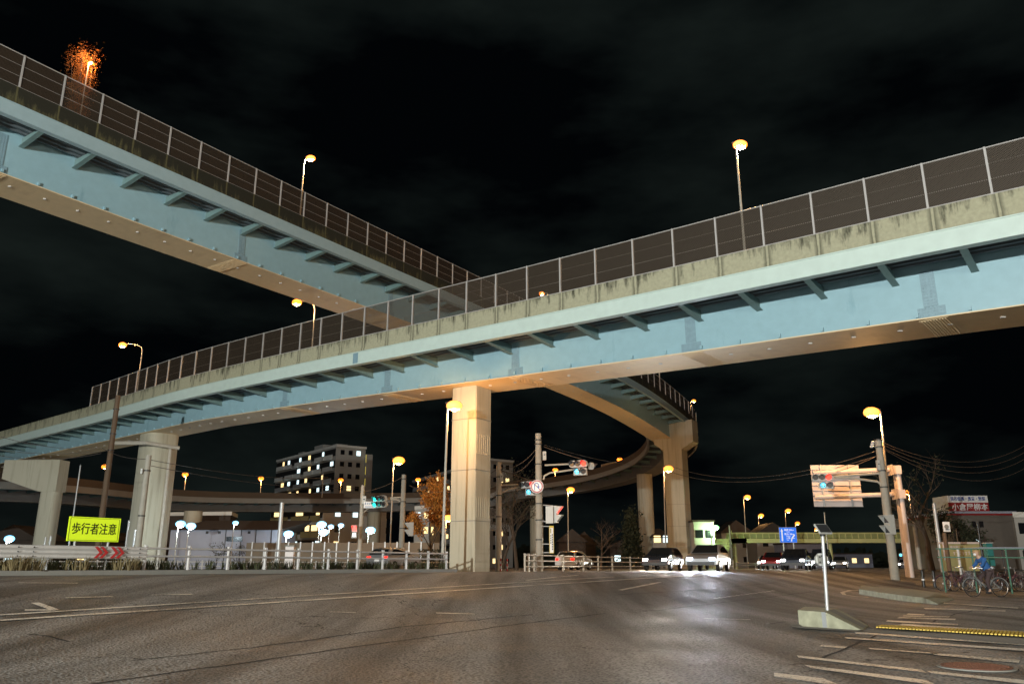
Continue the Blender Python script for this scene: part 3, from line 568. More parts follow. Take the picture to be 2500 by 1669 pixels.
# ---- concrete traffic island block with ramped nose
f = [gp(1951, 1527), gp(2019, 1532.5), gp(2104, 1539.5), gp(2120, 1528), gp(2048, 1520), gp(1968, 1515)]
base = f[0].copy(); th = thing('island_block', 'moss stained concrete block with a sloping nose carrying the marker post', 'concrete block', base)
Z = Vector((0, 0, .29)); mb = MB(); e = Vector((0, 0, .015))
top = [f[0] + Z, f[1] + Z * .97, f[2] + e, f[3] + e, f[4] + Z * .97, f[5] + Z]
ins = [0] * 6; lo = [p - Vector((0, 0, .1)) for p in f]
mb.add(lo + top, [(0, 1, 7, 6), (1, 2, 8, 7), (2, 3, 9, 8), (3, 4, 10, 9), (4, 5, 11, 10), (5, 0, 6, 11), (6, 7, 10, 11), (7, 8, 9, 10)])
mb.build('block', 'concrete', th)
mb = MB(); d = (f[2] - f[1]); mid1, mid2 = f[1].lerp(f[4], .3), f[2].lerp(f[3], .3)
mb.add([mid1 + Z * 1.0, mid2 + e * 2, mid2 + (f[3] - f[2]) * .4 + e * 2, mid1 + (f[4] - f[1]) * .4 + Z * 1.0], [(0, 1, 2, 3)]); mb.build('nose_panel', 'kerb', th)
mb = MB(); u = (f[1] - f[0]).normalized(); nn = Vector((u.y, -u.x, 0))
mb.box(f[1].lerp(f[0], .05) + Z * .5 + nn * .01, (.09, .02, .27), rotz(math.atan2(u.y, u.x))); mb.build('seam_plate', 'galv', th)
mb = MB(); quad(mb, ((1925, 1524), (1953, 1525), (1953, 1530), (1930, 1527)), .03); quad(mb, ((1925, 1528), (2110, 1541), (2106, 1545), (1950, 1535)), .02); tag(mb.build('kerb_strip', 'kerb'), None, kind='structure')
# marker post with solar panel and box
pc = f[0].lerp(f[4], .55); pc = Vector((0, 0, 0)) + gp(2024, 1526); pc.z = .28
th = thing('marker_post', 'galvanised marker post with tilted solar panel and grey lamp box', 'marker post', pc)
lean = Vector((-.045 * 1.0, 0, 0)); ztop = zat(1302, pc.y)
mb = MB(); mb.tube([pc, Vector((xat(2008, pc.y, ztop), pc.y, ztop))], .034, 12); mb.build('post', 'galv', th)
q = Vector((xat(2010, pc.y, zat(1365, pc.y)), pc.y, zat(1365, pc.y)))
mb = MB(); poly = []
for k in range(8):
    a = R(22.5 + 45 * k); poly.append(q + Vector((.13 * math.cos(a), .07, .13 * math.sin(a) * 1.0)))
mb.prism(poly, (0, .08, 0)); mb.build('lamp_box', 'housing', th)
mb = MB(); mb.box(q + Vector((0, .06, 0)), (.17, .02, .17)); mb.build('lens_plate', 'kerb', th)
mb = MB(); mb.disc(q + Vector((0, .04, .07)), (0, 1, 0), .02, .01, 8)
for dx in (-.05, .05):
    for dz in (-.05, .05): mb.disc(q + Vector((dx, .04, dz)), (0, 1, 0), .018, .012, 8)
mb.build('reflector_studs', 'dark', th)
T = Vector((xat(2008, pc.y, ztop), pc.y, ztop)); M = Matrix.Rotation(R(-38), 3, 'X') @ Matrix.Rotation(R(10), 3, 'Y')
M = Matrix.Rotation(R(20), 3, 'Z') @ Matrix.Rotation(R(50), 3, 'X')
mb = MB(); mb.box(T + Vector((.02, 0, .09)), (.30, .24, .035), M); mb.build('panel_frame', 'housing', th)
mb = MB(); mb.box(T + Vector((.02, 0, .09)) + M @ Vector((0, 0, -.02)), (.27, .21, .012), M); mb.box(T + Vector((.02, 0, .09)) + M @ Vector((0, 0, .02)), (.27, .21, .012), M); mb.build('solar_cell', 'dark', th)
mb = MB(); mb.disc(T - Vector((0, 0, .05)), (0, 0, 1), .05, .1, 12, .06); mb.build('bracket', 'dark', th)
# ---- low kerbed island beyond
k0 = [gp(*p) for p in ((2098, 1449), (2150, 1458), (2210, 1467), (2260, 1472), (2290, 1475))]; back = [gp(*p) for p in ((2104, 1440), (2160, 1444), (2230, 1449), (2290, 1456), (2330, 1463))]
h = [.18, .18, .18, .16, .02]; mb = MB(); n = 5
vs = [p - Vector((0, 0, .1)) for p in k0] + [p + Vector((0, 0, a)) for p, a in zip(k0, h)] + [p + Vector((0, 0, a)) for p, a in zip(back, h)] + [p - Vector((0, 0, .1)) for p in back]
mb.add(vs, [(i + n * j, i + 1 + n * j, i + 1 + n * (j + 1), i + n * (j + 1)) for i in range(n - 1) for j in range(3)] + [(0, n, 2 * n, 3 * n), (n - 1, 2 * n - 1, 3 * n - 1, 4 * n - 1)])
tag(mb.build('kerbed_island', 'concrete'), None, kind='structure')

# ================================================================== cars at rest with their lamps lit
def car(label, pos, head, paint, lit, power=0, group=None, blue=False, van=False):
    th = thing('car', label, 'car', pos, group, rz=head)     # +X is forward in local space
    L_, Wd = 4.3, 1.7
    prof = [(-2.1, .35), (-2.15, .75), (-2.02, .98), (-1.55, 1.38), (-.9, 1.47), (.1, 1.46), (.75, 1.12), (.95, .98), (1.75, .86), (2.1, .68), (2.15, .36)]
    if van: prof = [(-2.1, .35), (-2.15, .9), (-2.08, 1.55), (-1.9, 1.82), (.6, 1.85), (1.25, 1.5), (1.6, 1.05), (2.0, .95), (2.12, .7), (2.15, .36)]
    def inset(z): return 0 if z < .95 else min(.17, (z - .95) * .4)
    mb = MB(); n = len(prof); a = [(x, -(Wd / 2 - inset(z)), z) for x, z in prof]; b = [(x, Wd / 2 - inset(z), z) for x, z in prof]
    mb.add(a + b, [tuple(range(n))[::-1], tuple(range(n, 2 * n))] + [(i, (i + 1) % n, n + (i + 1) % n, n + i) for i in range(n)]); mb.build('body', paint, th, world=False)
    mb = MB()
    if van:
        mb.add([(1.28, -.62, 1.49), (1.28, .62, 1.49), (1.62, .7, 1.07), (1.62, -.7, 1.07)], [(0, 1, 2, 3)])
        sx = [(-1.8, 1.05), (-1.75, 1.6), (.55, 1.62), (1.2, 1.08)]
    else:
        mb.add([(.16, -.58, 1.445), (.16, .58, 1.445), (.96, .72, 1.0), (.96, -.72, 1.0)], [(0, 1, 2, 3)]); mb.add([(-1.6, -.58, 1.36), (-1.6, .58, 1.36), (-2.02, .7, 1.02), (-2.02, -.7, 1.02)], [(0, 1, 2, 3)])
        sx = [(-1.75, 1.02), (-1.3, 1.36), (.05, 1.37), (.7, 1.02)]
    for v in mb.v: v.x += .012 * (1 if v.x > 0 else -1); v.z += .012
    for sd in (-1, 1): mb.add([(x, sd * (Wd / 2 - inset(z) + .012), z) for x, z in sx], [(0, 1, 2, 3)])
    mb.build('windows', 'glass', th, world=False)
    for x in (-1.3, 1.32):
        for sd in (-1, 1):
            mb = MB(); mb.tube([(x, sd * .70, .31), (x, sd * .87, .31)], .31, 18); w = mb.build('wheel', 'tyre', th, world=False)
            mb = MB(); mb.tube([(x, sd * .85, .31), (x, sd * .88, .31)], .19, 14); mb.build('rim', 'rim', w, world=False)
    for sd in (-1, 1):
        mb = MB(); mb.box((2.09, sd * .62, .67), (.12, .28, .13)); mb.build('headlight', ('head_lit_blue' if blue else 'head_lit') if lit == 'head' else 'rim', th, world=False)
        mb = MB(); mb.box((-2.12, sd * .66, .82), (.12, .22, .17)); mb.build('tail_light', 'tail_lit' if lit else 'red_chev', th, world=False)
    mb = MB(); mb.box((2.14, 0, .42), (.1, 1.5, .18)); mb.build('bumper', 'dark', th, world=False)
    mb = MB(); mb.box((-2.16, 0, .66), (.03, .36, .17)); mb.build('number_plate', 'sign_white', th, world=False)
    if power:
        for sd in (-1, 1):
            l = pointlight('headlight_beam', (0, 0, 0), power, (.8, .88, 1) if blue else (1, .93, .8), None, .06, 110, None)
            l.parent = th; l.location = (2.22, sd * .62, .68); l.rotation_euler = Vector((1, 0, -.075)).to_track_quat('-Z', 'Y').to_euler()
    return th
hN = math.atan2(-dR.y, -dR.x); hF = math.atan2(dR.y, dR.x)
cars = [(9.8, 48, 'car_silver', 1, 0, 'silver car in front of the queue with bluish headlights'), (6.5, 62, 'car_dark', 0, 0, 'dark blue car nearest the marker post with both headlights on'), (13.1, 66, 'car_dark', 0, 0, 'dark car beside the far railing with headlights on'),
        (6.5, 84, 'car_dark', 0, 1, 'dark van second in the nearest lane with bright headlights'), (9.8, 76, 'car_red', 1, 0, 'dark red car further back in the middle lane'), (13.1, 96, 'car_silver', 0, 0, 'silver car further back beside the railing'), (14.0, 54, 'car_dark', 0, 0, 'dark car with strong headlights in front of the foot of the tall pier'),
        (6.5, 112, 'car_silver', 0, 0, 'silver car third in the nearest lane behind the marker post'), (9.8, 105, 'car_dark', 1, 1, 'dark van far down the middle lane with bluish headlights')]
for D, t, pm, bl, vn, lb in cars:
    car(lb, road(D, t, .0), hN, pm, 'head', 1600 if t in (54, 48) else 150, 'cars approaching on the wet carriageway', bool(bl), bool(vn))
for D, t, pm, lb in ((31, 48, 'car_silver', 'silver car driving away left of the slim pier with red tail lights'), (24, 64, 'car_white', 'white car driving away beyond the slim pier'), (24.0, 92, 'car_dark', 'dark car with red tail lights far off near the tall pier'), (28.5, 112, 'car_red', 'red car far off below the footbridge stairs')):
    car(lb, road(D, t, .0), hF, pm, 'tail', 0, 'cars driving away beyond the median')
for (px, Y, pm, bl, lb) in ((2208, 150, 'car_white', 0, 'distant car with glaring headlights just right of the orange gantry pole'), (2236, 190, 'car_dark', 0, 'far off car with small headlights right of the orange pole'), (2277, 175, 'car_silver', 1, 'distant car with blue white headlights beside the dark tree trunk')):
    g_ = G(px, Y); car(lb, (g_.x, g_.y, g_.z), math.atan2(-g_.y, -g_.x) - .05, pm, 'head', 400, 'distant cars facing the corner', bool(bl))
# ================================================================== guard rails and median
def line_pt(a, b, px):                # where the ground line a-b is crossed by image column px
    a = Vector(a); b = Vector(b); best = None
    for i in range(2001):
        p = a.lerp(b, -.3 + 1.8 * i / 2000); x = 1250 + F * p.x / (p.y * CT + (gz(p.x, p.y) + .4 - CH) * ST); e = abs(x - px)
        if p.y > 3 and (best is None or e < best[0]): best = (e, p)
    p = best[1]; return Vector((p.x, p.y, gz(p.x, p.y)))
RA, RB = (-15.4, 24.6), (-3.1, 40.5)
u1 = (Vector(RB) - Vector(RA)).normalized().to_3d(); n1 = Vector((u1.y, -u1.x, 0))     # towards the camera
ga = line_pt(RA, RB, -420); gb = line_pt(RA, RB, 1100)
# low median under the rails, with weeds
mb = MB(); vs = []
K_ = 30
for i in range(K_ + 1):
    p = ga.lerp(gb, i / K_); p.z = gz(p.x, p.y)
    for off, dz in ((.45, -.2), (.45, .14), (-1.1, .16), (-1.1, -.2)): vs.append(p + n1 * off + Vector((0, 0, dz)))
mb.add(vs, [(4 * i + k, 4 * i + k + 1, 4 * i + k + 5, 4 * i + k + 4) for i in range(K_) for k in range(3)] + [(0, 1, 2, 3), (4 * K_, 4 * K_ + 1, 4 * K_ + 2, 4 * K_ + 3)]); tag(mb.build('median_strip', 'kerb'), None, kind='structure')
def tuft_field(name, label, spots, m, hgt=.3, n=9):
    mb = MB()
    for p in spots:
        for k in range(n):
            a = random.random() * 6.28; l = random.uniform(.5, 1.2) * hgt; w = random.uniform(.008, .018); d = Vector((math.cos(a), math.sin(a), 0)); b = p + d * random.uniform(0, .08)
            t_ = b + Vector((d.x * l * .5, d.y * l * .5, l)); s_ = Vector((-d.y, d.x, 0)) * w; m_ = b.lerp(t_, .55) + Vector((0, 0, l * .12))
            mb.add([b - s_, b + s_, m_ + s_ * .8, m_ - s_ * .8, t_], [(0, 1, 2, 3), (3, 2, 4)])
    return tag(mb.build(name, m), label, kind='stuff')
sp_ = []
for k in range(300):
    p = ga.lerp(gb, random.random()) + n1 * random.uniform(-1.0, -.1); p.z = gz(p.x, p.y) + .15; sp_.append(p)
tuft_field('weeds', 'low green and brown weeds growing under the railings', sp_, 'grass', .34, 12)
tuft_field('dry_weeds', 'pale dry grass tufts along the white guard rail', [line_pt(RA, RB, px) + n1 * .15 + Vector((random.uniform(-.3, .3), random.uniform(-.2, .2), .13)) for px in (8, 20, 48, 52, 60, 82, 178, 186, 292, 300, 310, 330) for _ in range(3)], 'drygrass', .42, 14)
# three-wave beam at the left
pa = line_pt(RA, RB, -160); pb = line_pt(RA, RB, 352)
th = thing('guard_rail', 'broad white corrugated guard rail at the left with four red chevrons', 'guard rail', pa)
sec = []
for k in range(13):
    z = .40 * k / 12; sec.append((.035 * math.sin(k / 12 * 6 * math.pi), z))
mb = MB(); vs = []; N_ = 30
for i in range(N_ + 1):
    p = pa.lerp(pb, i / N_); p.z = gz(p.x, p.y)
    for o_, z in sec: vs.append(p + n1 * (.09 + o_) + Vector((0, 0, .50 + z)))
    for o_, z in sec[::-1]: vs.append(p + n1 * (.075 + o_) + Vector((0, 0, .50 + z)))
q = 26; mb.add(vs, [(q * i + k, q * i + (k + 1) % q, q * (i + 1) + (k + 1) % q, q * (i + 1) + k) for i in range(N_) for k in range(q)]); mb.sm = True; mb.build('beam', 'white_rail', th)
for px in (-110, 54, 318):
    p = line_pt(RA, RB, px); mb = MB(); mb.tube([p + Vector((0, 0, -.1)), p + Vector((0, 0, .86))], .07, 12); mb.build('post', 'white_rail', th)
for px in (54, 318):
    p = line_pt(RA, RB, px)
    mb = MB()
    for dx in (-.22, .22):
        for z in (.57, .70, .83): mb.disc(p + u1 * dx + n1 * .12 + Vector((0, 0, z)), n1, .02, .025, 8)
    mb.build('bolts', 'dark', th)['kind'] = 'stuff'
mb = MB()
for px in (231, 244, 270, 284):
    p = line_pt(RA, RB, px); 
    for s0, s1, z0, z1 in ((0, .17, .88, .70), (.17, 0, .70, .52)):
        A = p + u1 * (-.12 + s0) + n1 * .135 + Vector((0, 0, z0)); B = p + u1 * (-.12 + s1) + n1 * .135 + Vector((0, 0, z1)); mb.prism([A, A + u1 * .11, B + u1 * .11, B], n1 * .008)
mb.build('chevrons', 'red_chev', th)
# pipe railing
def piperail(label, pts, rails, h, m, r=.045, rr=.03, group=None, pr=.05):
    th = thing('pipe_railing', label, 'railing', pts[0])
    for p in pts:
        mb = MB(); mb.tube([p + Vector((0, 0, -.1)), p + Vector((0, 0, h))], r, 10); mb.tube([p + Vector((0, 0, h)), p + Vector((0, 0, h + .04))], r * 1.25, 10); mb.build('post', m, th)
    for z in rails:
        mb = MB(); mb.tube([p + n1 * pr + Vector((0, 0, z)) for p in pts], rr, 8); mb.build('rail', m, th)
    return th
piperail('white pipe railing running from the guard rail to the slim pier', [line_pt(RA, RB, px) for px in (352, 460, 556, 647, 728, 801, 872, 934, 992, 1045, 1090)], (.86, .60), .92, 'galv_post', .06, .035)
FA, FB = (.75, 45.), (27., 96.)
piperail('brownish railing in the middle distance between the slim pier and the tall pier', [line_pt(FA, FB, px) for px in (1281, 1291, 1304, 1375, 1424, 1460, 1495, 1539, 1590, 1640, 1690, 1740, 1790)], (.86, .56, .26), .90, 'pole_cream', .06, .035)
piperail('pale low guard rail starting right of the tall pier', [line_pt(FA, FB, px) + Vector((-.4, -.4, 0)) for px in (1803, 1850, 1900, 1950)], (.62, .40), .66, 'white_rail', .05, .07)
# far railing on the other verge, seen below the first
q0, q1 = G(-60, 47), G(1180, 66)
mb_pts = [q0.lerp(q1, i / 22) for i in range(23)]
for p in mb_pts: p.z = gz(p.x, p.y)
piperail('thin pale railing along the far edge of the carriageway behind the weeds', mb_pts, (.55, .28), .60, 'white_rail', .045, .03)
for px, Y in ((1222, 49), (1238, 49.5)):
    p = G(px, Y); th = thing('delineator_post', 'red and white striped rubber post ' + ('beside the orange signal pole' if px < 1230 else 'second from the orange signal pole'), 'bollard', p, 'striped posts')
    for k in range(5):
        mb = MB(); mb.tube([p + Vector((0, 0, .14 * k)), p + Vector((0, 0, .14 * k + .14))], .05, 12); mb.build('band', 'red_chev' if k % 2 == 0 else 'white_rail', th)
p = G(705, 36); th = thing('control_box', 'small pale box behind the pipe railing', 'box', p); mb = MB(); mb.box(p + Vector((0, 0, .55)), (.36, .3, 1.1)); mb.build('cabinet', 'panel_pink', th); mb = MB(); mb.box(p + Vector((0, 0, 1.12)), (.42, .36, .05)); mb.build('lid', 'kerb', th)

# ================================================================== street lamps
ORANGE = (1, .50, .17)
def head(th, c, dirv, scale=1., kind='orange', power=0, radius=.15):
    x = Vector(dirv); x.z = 0; x.normalize(); y = Vector((-x.y, x.x, 0)); Z_ = Vector((0, 0, 1)); c = Vector(c); s = scale
    mb = MB(); vs = []
    prof = [(-.30, .05, .05), (-.1, .13, .09), (.15, .17, .11), (.34, .14, .08), (.42, .04, .03)]
    n = 10
    for t, w, h in prof: vs += [c + x * t * s + y * w * s * math.cos(2 * math.pi * k / n) + Z_ * (.05 * s + max(-.02, h * math.sin(2 * math.pi * k / n)) * s) for k in range(n)]
    m = len(prof); mb.add(vs, [(i * n + k, i * n + (k + 1) % n, (i + 1) * n + (k + 1) % n, (i + 1) * n + k) for i in range(m - 1) for k in range(n)] + [tuple(range(n)), tuple(range((m - 1) * n, m * n))]); mb.sm = True
    if not th.name.startswith('yard'): mb.build('lamp_head', 'lamp_shell', th)
    mb = MB(); mb.ball(c + x * .12 * s - Z_ * .07 * s, .38 * s, .28 * s, .25 * s, 14, 9)
    gl = mb.build('lamp_glass', {'orange': 'bulb_orange', 'white': 'bulb_white', 'green': 'bulb_green'}[kind], th)
    mb = MB(); mb.ball(c + x * .12 * s - Z_ * .20 * s, .17 * s, .13 * s, .14 * s, 12, 8); mb.build('burner', 'burner' if kind == 'orange' else 'burner_white', gl)
    if power: pointlight('lamp_light', c + x * .12 * s - Z_ * .45 * s, power * .9, {'orange': ORANGE, 'white': (.75, .92, 1), 'green': (.6, 1, .5)}[kind], th, radius)
def lamp(label, base, top, off, power, kind='orange', bent=True, r=.07, sc=1., m='pole_cream', name='street_lamp', group='street lamps'):
    """base: foot; top: pole top; off: horizontal vector from the pole top to the lamp"""
    base = Vector(base); top = Vector(top); off = Vector(off); th = thing(name, label, 'street lamp', base, group)
    mb = MB(); mb.tube([base, base.lerp(top, .5), top], [r, r * .8, r * .62], 10); mb.build('pole', m, th)
    if off.length > .05:
        mb = MB()
        if bent: mb.tube([top, top + Vector((0, 0, .25)) + off * .06, top + Vector((0, 0, .5)) + off * .25, top + Vector((0, 0, .62)) + off * .6, top + Vector((0, 0, .62)) + off * .92], r * .6, 8); c = top + off + Vector((0, 0, .60))
        else: mb.tube([top, top + Vector((0, 0, .03)) + off * .5, top + off * .8 + Vector((0, 0, .05))], r * .6, 8); c = top + off + Vector((0, 0, .03))
        mb.build('arm', m, th)
    else: c = top
    head(th, c, off if off.length > .05 else (1, 0, 0), sc, kind, power)
    return th
def deck_lamp(label, path, o, px_pole, px_head, py_head, base_drop, power, sc=1., gl='orange'):
    s_ = s_of(path, px_pole, o); b = path.at(s_, o, -.72 - base_drop); zt = zat(py_head, b.y); xh = xat(px_head, b.y, zt); xp = xat(px_pole, b.y, b.z)
    xt = b.x; return lamp(label, b, (xt, b.y, zt - .60), (xh - xt, 0, 0), power, gl, True, .08, sc)
deck_lamp('bright street lamp standing on the high bridge in the upper left', PAp, HA - .5, 724, 755, 385, 0, 4500, 1.0)
deck_lamp('tall bright street lamp standing on the near bridge at the upper right', PBp, -HB + .5, 1832, 1801, 351, 0, 5200, 1.0)
deck_lamp('street lamp behind the near bridge fence just below the high bridge', PBp, -HB + .5, 755, 729, 736, 0, 5200, 1.0)
deck_lamp('street lamp on the near bridge at the left where the fence begins', PBp, -HB + .5, 323, 303, 840, 0, 4200, 1.1)
deck_lamp('street lamp head peeping just over the parapet of the near bridge', PAp, HA - .5, 1345, 1325, 715, 0, 2500, .9)
for (px, hx, hy, lb) in ((1697, 1692, 979, 'lit street lamp at the outer edge of the loop beside the pier head'),):
    s_ = s_of(PAp, px - 20, -HA); p = PRp.at(6, -HA + .2, -.7); zt = zat(hy, p.y); X_ = xat(px, p.y, zt); lamp(lb, (p.x, p.y, p.z), (p.x, p.y, zt - .5), (xat(hx, p.y, zt) - p.x, 0, 0), 900, sc=.9)
p = PAp.at(s_of(PAp, 1616, -HA), -HA + .2, -.7); th = thing('lamp_post', 'unlit pole on the loop parapet between the near bridge and the pier head', 'pole', p); mb = MB(); mb.tube([p, p + Vector((0, 0, 3.8))], .07, 8); mb.build('pole', 'pole_cream', th)
for (px, hx, hy, lb) in ((1510, 1507, 1120, 'street lamp on the loop ramp right of the red signal'), (1361, 1360, 1145, 'street lamp on the loop ramp between the grey signal pole and the red signal'), (1018, 1018, 1169, 'street lamp on the far ramp close left of the slim pier'),
                         (832, 832, 1170, 'street lamp on the far ramp in front of the apartment block'), (636, 638, 1166, 'street lamp on the far ramp left of the apartment block'), (444, 449, 1156, 'street lamp on the far ramp right behind the rounded pier'), (250, 256, 1137, 'street lamp on the far ramp beside the dark utility pole')):
    best = None
    for i in range(20, int(PRp.len())):
        q = PRp.at(i, -HA + .4, -.7); x = 1250 + F * q.x / (q.y * CT + (q.z - CH) * ST); e = abs(x - px)
        if q.y > 20 and (best is None or e < best[0]) : best = (e, q)
    q = best[1]; zt = zat(hy, q.y); lamp(lb, q, (q.x, q.y, zt - .1), (.02, -.25, 0), 450, sc=1.25, bent=False)
p = PRp.at(64, HA - .3, -.7); q = G(775, 128); th = thing('lamp_post', 'thin unlit pole on the far ramp in front of the apartment block', 'pole', (q.x, q.y, 11.5)); mb = MB(); mb.tube([(q.x, q.y, 11.5), (q.x, q.y, zat(1155, q.y))], .07, 8); mb.build('pole', 'galv', th)
def ground_lamp(label, pxb, pxt, pyt, Y, hx, power, kind='orange', sc=1., r=.08, m='pole_cream'):
    b = G(pxb, Y); zt = zat(pyt, Y); top = Vector((xat(pxt, Y, zt), Y, zt)); return lamp(label, b, top, (xat(hx, Y, zt) - top.x, 0, 0), power, kind, False, r, sc, m)
for a in (('tall street lamp just left of the slim pier under the near bridge', 1079, 1093, 988, 41, 1103, 1200, 'orange', 1.1), ('street lamp between the two concrete poles left of the slim pier', 950, 961, 1122, 80, 969, 1800, 'orange', 1.6), ('street lamp right of the grey signal pole under the loop', 1388, 1386, 1194, 100, 1390, 1500, 'orange', 1.3),
          ('street lamp standing immediately left of the tall square pier', 1627, 1620, 1142, 86, 1628, 2200, 'orange', 1.4), ('nearest street lamp of the receding row in front of the footbridge', 1826, 1815, 1212, 120, 1822, 1500, 'orange', 1.3), ('second street lamp of the receding row in front of the footbridge', 1857, 1851, 1257, 160, 1856, 1200, 'orange', 1.4),
          ('street lamp rising behind the blue direction sign', 1926, 1916, 1245, 150, 1922, 1200, 'orange', 1.4), ('small street lamp at the right edge of the blue direction sign', 1945, 1941, 1276, 190, 1945, 800, 'orange', 1.5), ('tiny street lamp seen over the solar panel of the marker post', 1993, 1989, 1290, 230, 1992, 500, 'orange', 1.5),
          ('tall bright street lamp beside the right hand utility pole', 2191, 2149, 1004, 46, 2134, 2200, 'orange', 1.25), ('short street lamp right of the orange gantry pole', 2240, 2219, 1200, 95, 2211, 1200, 'orange', 1.3),
          ('greenish lamp beside the footbridge stairs', 1739, 1737, 1286, 104, 1744, 1300, 'green', 1.2), ('white lamp at the right beside the footbridge end', 2340, 2330, 1283, 90, 2320, 700, 'white', 1.2)):
    ground_lamp(*a)
for px, py, Y, lb, pw in ((425, 1277, 62, 'large blue white lamp at the right edge of the rounded pier', 500), (452, 1282, 90, 'small blue white lamp over the shed roof', 120), (775, 1278, 88, 'brightest blue white lamp over the car park wall', 600), (800, 1284, 95, 'white lamp leaning right of the brightest car park lamp', 60), (781, 1297, 96, 'smaller blue white lamp below the brightest car park lamp', 200),
                          (695, 1301, 96, 'blue white lamp right of the pale shed', 200), (897, 1292, 90, 'blue white lamp right of the brown signal pole', 300), (7, 1313, 70, 'blue white lamp at the left edge of the picture', 300), (563, 1275, 85, 'small pale lamp post in front of the shed', 60), (1088, 1263, 60, 'small orange lamp against the left edge of the slim pier', 120), (825, 1281, 99, 'short unlit looking white lamp post of the car park', 30)):
    b = G(px - 2, Y); zt = zat(py, Y); lamp(lb, b, (b.x, Y, zt), (.06, 0, 0), pw * 2, 'orange' if px == 1088 else 'white', False, .05, (1.0 if pw > 100 else .6) * Y / 62, name='yard_lamp', group='yard lamps')
# unseen lamps added behind the camera to light the girders and piers
for x, y, pw, cl, lb in ((-30, -38, 235000, (.94, .98, .92), 'added unseen street lamp behind the camera at the left'), (22, -34, 30000, (1, .86, .66), 'added unseen street lamp behind the camera at the right')):
    th = lamp(lb, (x, y, 0), (x, y, 9.6), (0, 1.5, 0), 0, sc=1.2); pointlight('lamp_light', (x, y + 1.6, 9.0), pw, cl, th, .3)
# ================================================================== poles, signals, signs
def pole(label, px, Y, pyt, r, m='pole_conc', name='utility_pole', r2=None, extra=None, group=None, lean=0):
    b = G(px, Y); zt = zat(pyt, Y); th = thing(name, label, 'pole', b, group)
    t = Vector((b.x + lean, Y, zt)); mb = MB(); mb.tube([b - Vector((0, 0, .2)), b.lerp(t, .5), t], [r, (r + (r2 or r * .75)) / 2, r2 or r * .75], 14); mb.build('pole', m, th)
    if extra: extra(th, b, t)
    return th, b, t
def bands(zs, r=.2, m='dark'):
    def f(th, b, t):
        for py in zs:
            z = zat(py, b.y); mb = MB(); mb.disc((b.x + (t.x - b.x) * (z - b.z) / (t.z - b.z), b.y, z), (0, 0, 1), r, .06, 14); mb.build('clamp_band', m, th)
    return f
pD, bD, tD = pole('dark brown utility pole before the near bridge at the left', 231, 52, 965, .20, 'pole_dark', extra=bands((1000, 1060, 1100), .2))
pG, bG, tG = pole('pale grey concrete pole just left of the rounded pier', 329, 40, 1111, .17, 'pole_conc', r2=.13, extra=bands((1150, 1260), .17))
pole('short pale post behind the pipe railing', 676, 46, 1226, .12, 'galv', 'post', .11)
p4, b4, t4 = pole('brown signal pole carrying the small name sign', 876, 64, 1184, .20, 'pole_cream', r2=.15)
p5, b5, t5 = pole('concrete pole right of the green signals', 978, 60, 1158, .22, 'pole_conc', r2=.16, extra=bands((1170, 1225, 1290), .22))
p6, b6, t6 = pole('orange lit wooden looking signal pole right of the slim pier', 1217, 50, 1128, .20, 'pole_cream', r2=.15, extra=bands((1165, 1210, 1262), .2))
p7, b7, t7 = pole('grey steel pole carrying the round no U turn sign', 1317, 47, 1058, .21, 'pole_conc', r2=.17, extra=bands((1075, 1085, 1134, 1230, 1270, 1318), .22))
p8, b8, t8 = pole('big concrete utility pole at the right with the red signal arm', 2186, 45, 1072, .24, 'pole_conc', r2=.18, extra=bands((1075, 1092, 1150, 1190), .23))
p9, b9, t9 = pole('thick salmon coloured gantry pole holding the large sign panel', 2222, 49, 1139, .25, 'panel_pink', 'gantry_pole', .22)
p10, b10, t10 = pole('slender yellowish pole with a small far sign gantry', 2247, 82, 1272, .22, 'pole_cream', 'gantry_pole', .2)
pole('pale grey pole leaning over the shop corner', 2303, 60, 1228, .16, 'galv', r2=.12, lean=-.0)
p12, b12, t12 = pole('brown post carrying a small white sign board', 2322, 48, 1300, .13, 'pole_dark', 'sign_post', .11)
pole('thin unlit lamp pole rising through the footbridge', 2026, 100, 1250, .09, 'galv', 'lamp_post', .06)
pole('white pole in the green fence with lit edge', 2352, 40, 1340, .06, 'white_rail', 'post', .06)
pole('thin brown antenna pole before the shop wall', 2349, 62, 1292, .05, 'pole_dark', 'post', .04)
pole('short dark pole before the footbridge stairs', 1788, 110, 1282, .14, 'pole_conc', r2=.11)
pole('thin grey pole far left before the rounded pier', 160, 70, 1135, .06, 'galv', 'lamp_post', .05)
for px, Y, hh in ((100, 60, 1310), (112, 60, 1308), (300, 62, 1270), (318, 62, 1292), (205, 28.5, 1361)):
    pole('small pale post at the left ' + {100: 'foot of the crosshead pier', 112: 'beside the foot of the crosshead pier', 300: 'right of the yellow sign, taller one', 318: 'right of the yellow sign, shorter one', 205: 'under the white guard rail'}[px], px, Y, hh, .07, 'galv', 'post', .07)
# equipment boxes and antennas on poles
def pbox(label, px, py, Y, w, h, m='housing'):
    c = P(px, py, Y); th = thing('equipment_box', label, 'box', c); mb = MB(); mb.box(c, (w, .18, h)); mb.build('case', m, th); mb = MB(); mb.box(c + Vector((0, -.1, h * .1)), (w * .4, .02, h * .12)); mb.build('label_plate', 'dark', th)
pbox('white box high on the no U turn pole', 1329, 1112, 46.8, .2, .5); pbox('white box near the top of the orange lit pole', 1225, 1165, 49.8, .2, .5); pbox('white canister beside the clamp of the big right hand pole', 2144, 1135, 44.8, .15, .55); pbox('white box on the grey pole left of the rounded pier', 347, 1150, 39.9, .09, .25); pbox('pale box on the brown signal pole', 889, 1220, 63.8, .3, .6)
def arm(th, a, b, r=.05, m='galv', name='signal_arm'):
    mb = MB(); mb.tube([a, b] if not isinstance(a, list) else a, r, 8); mb.build(name, m, th)
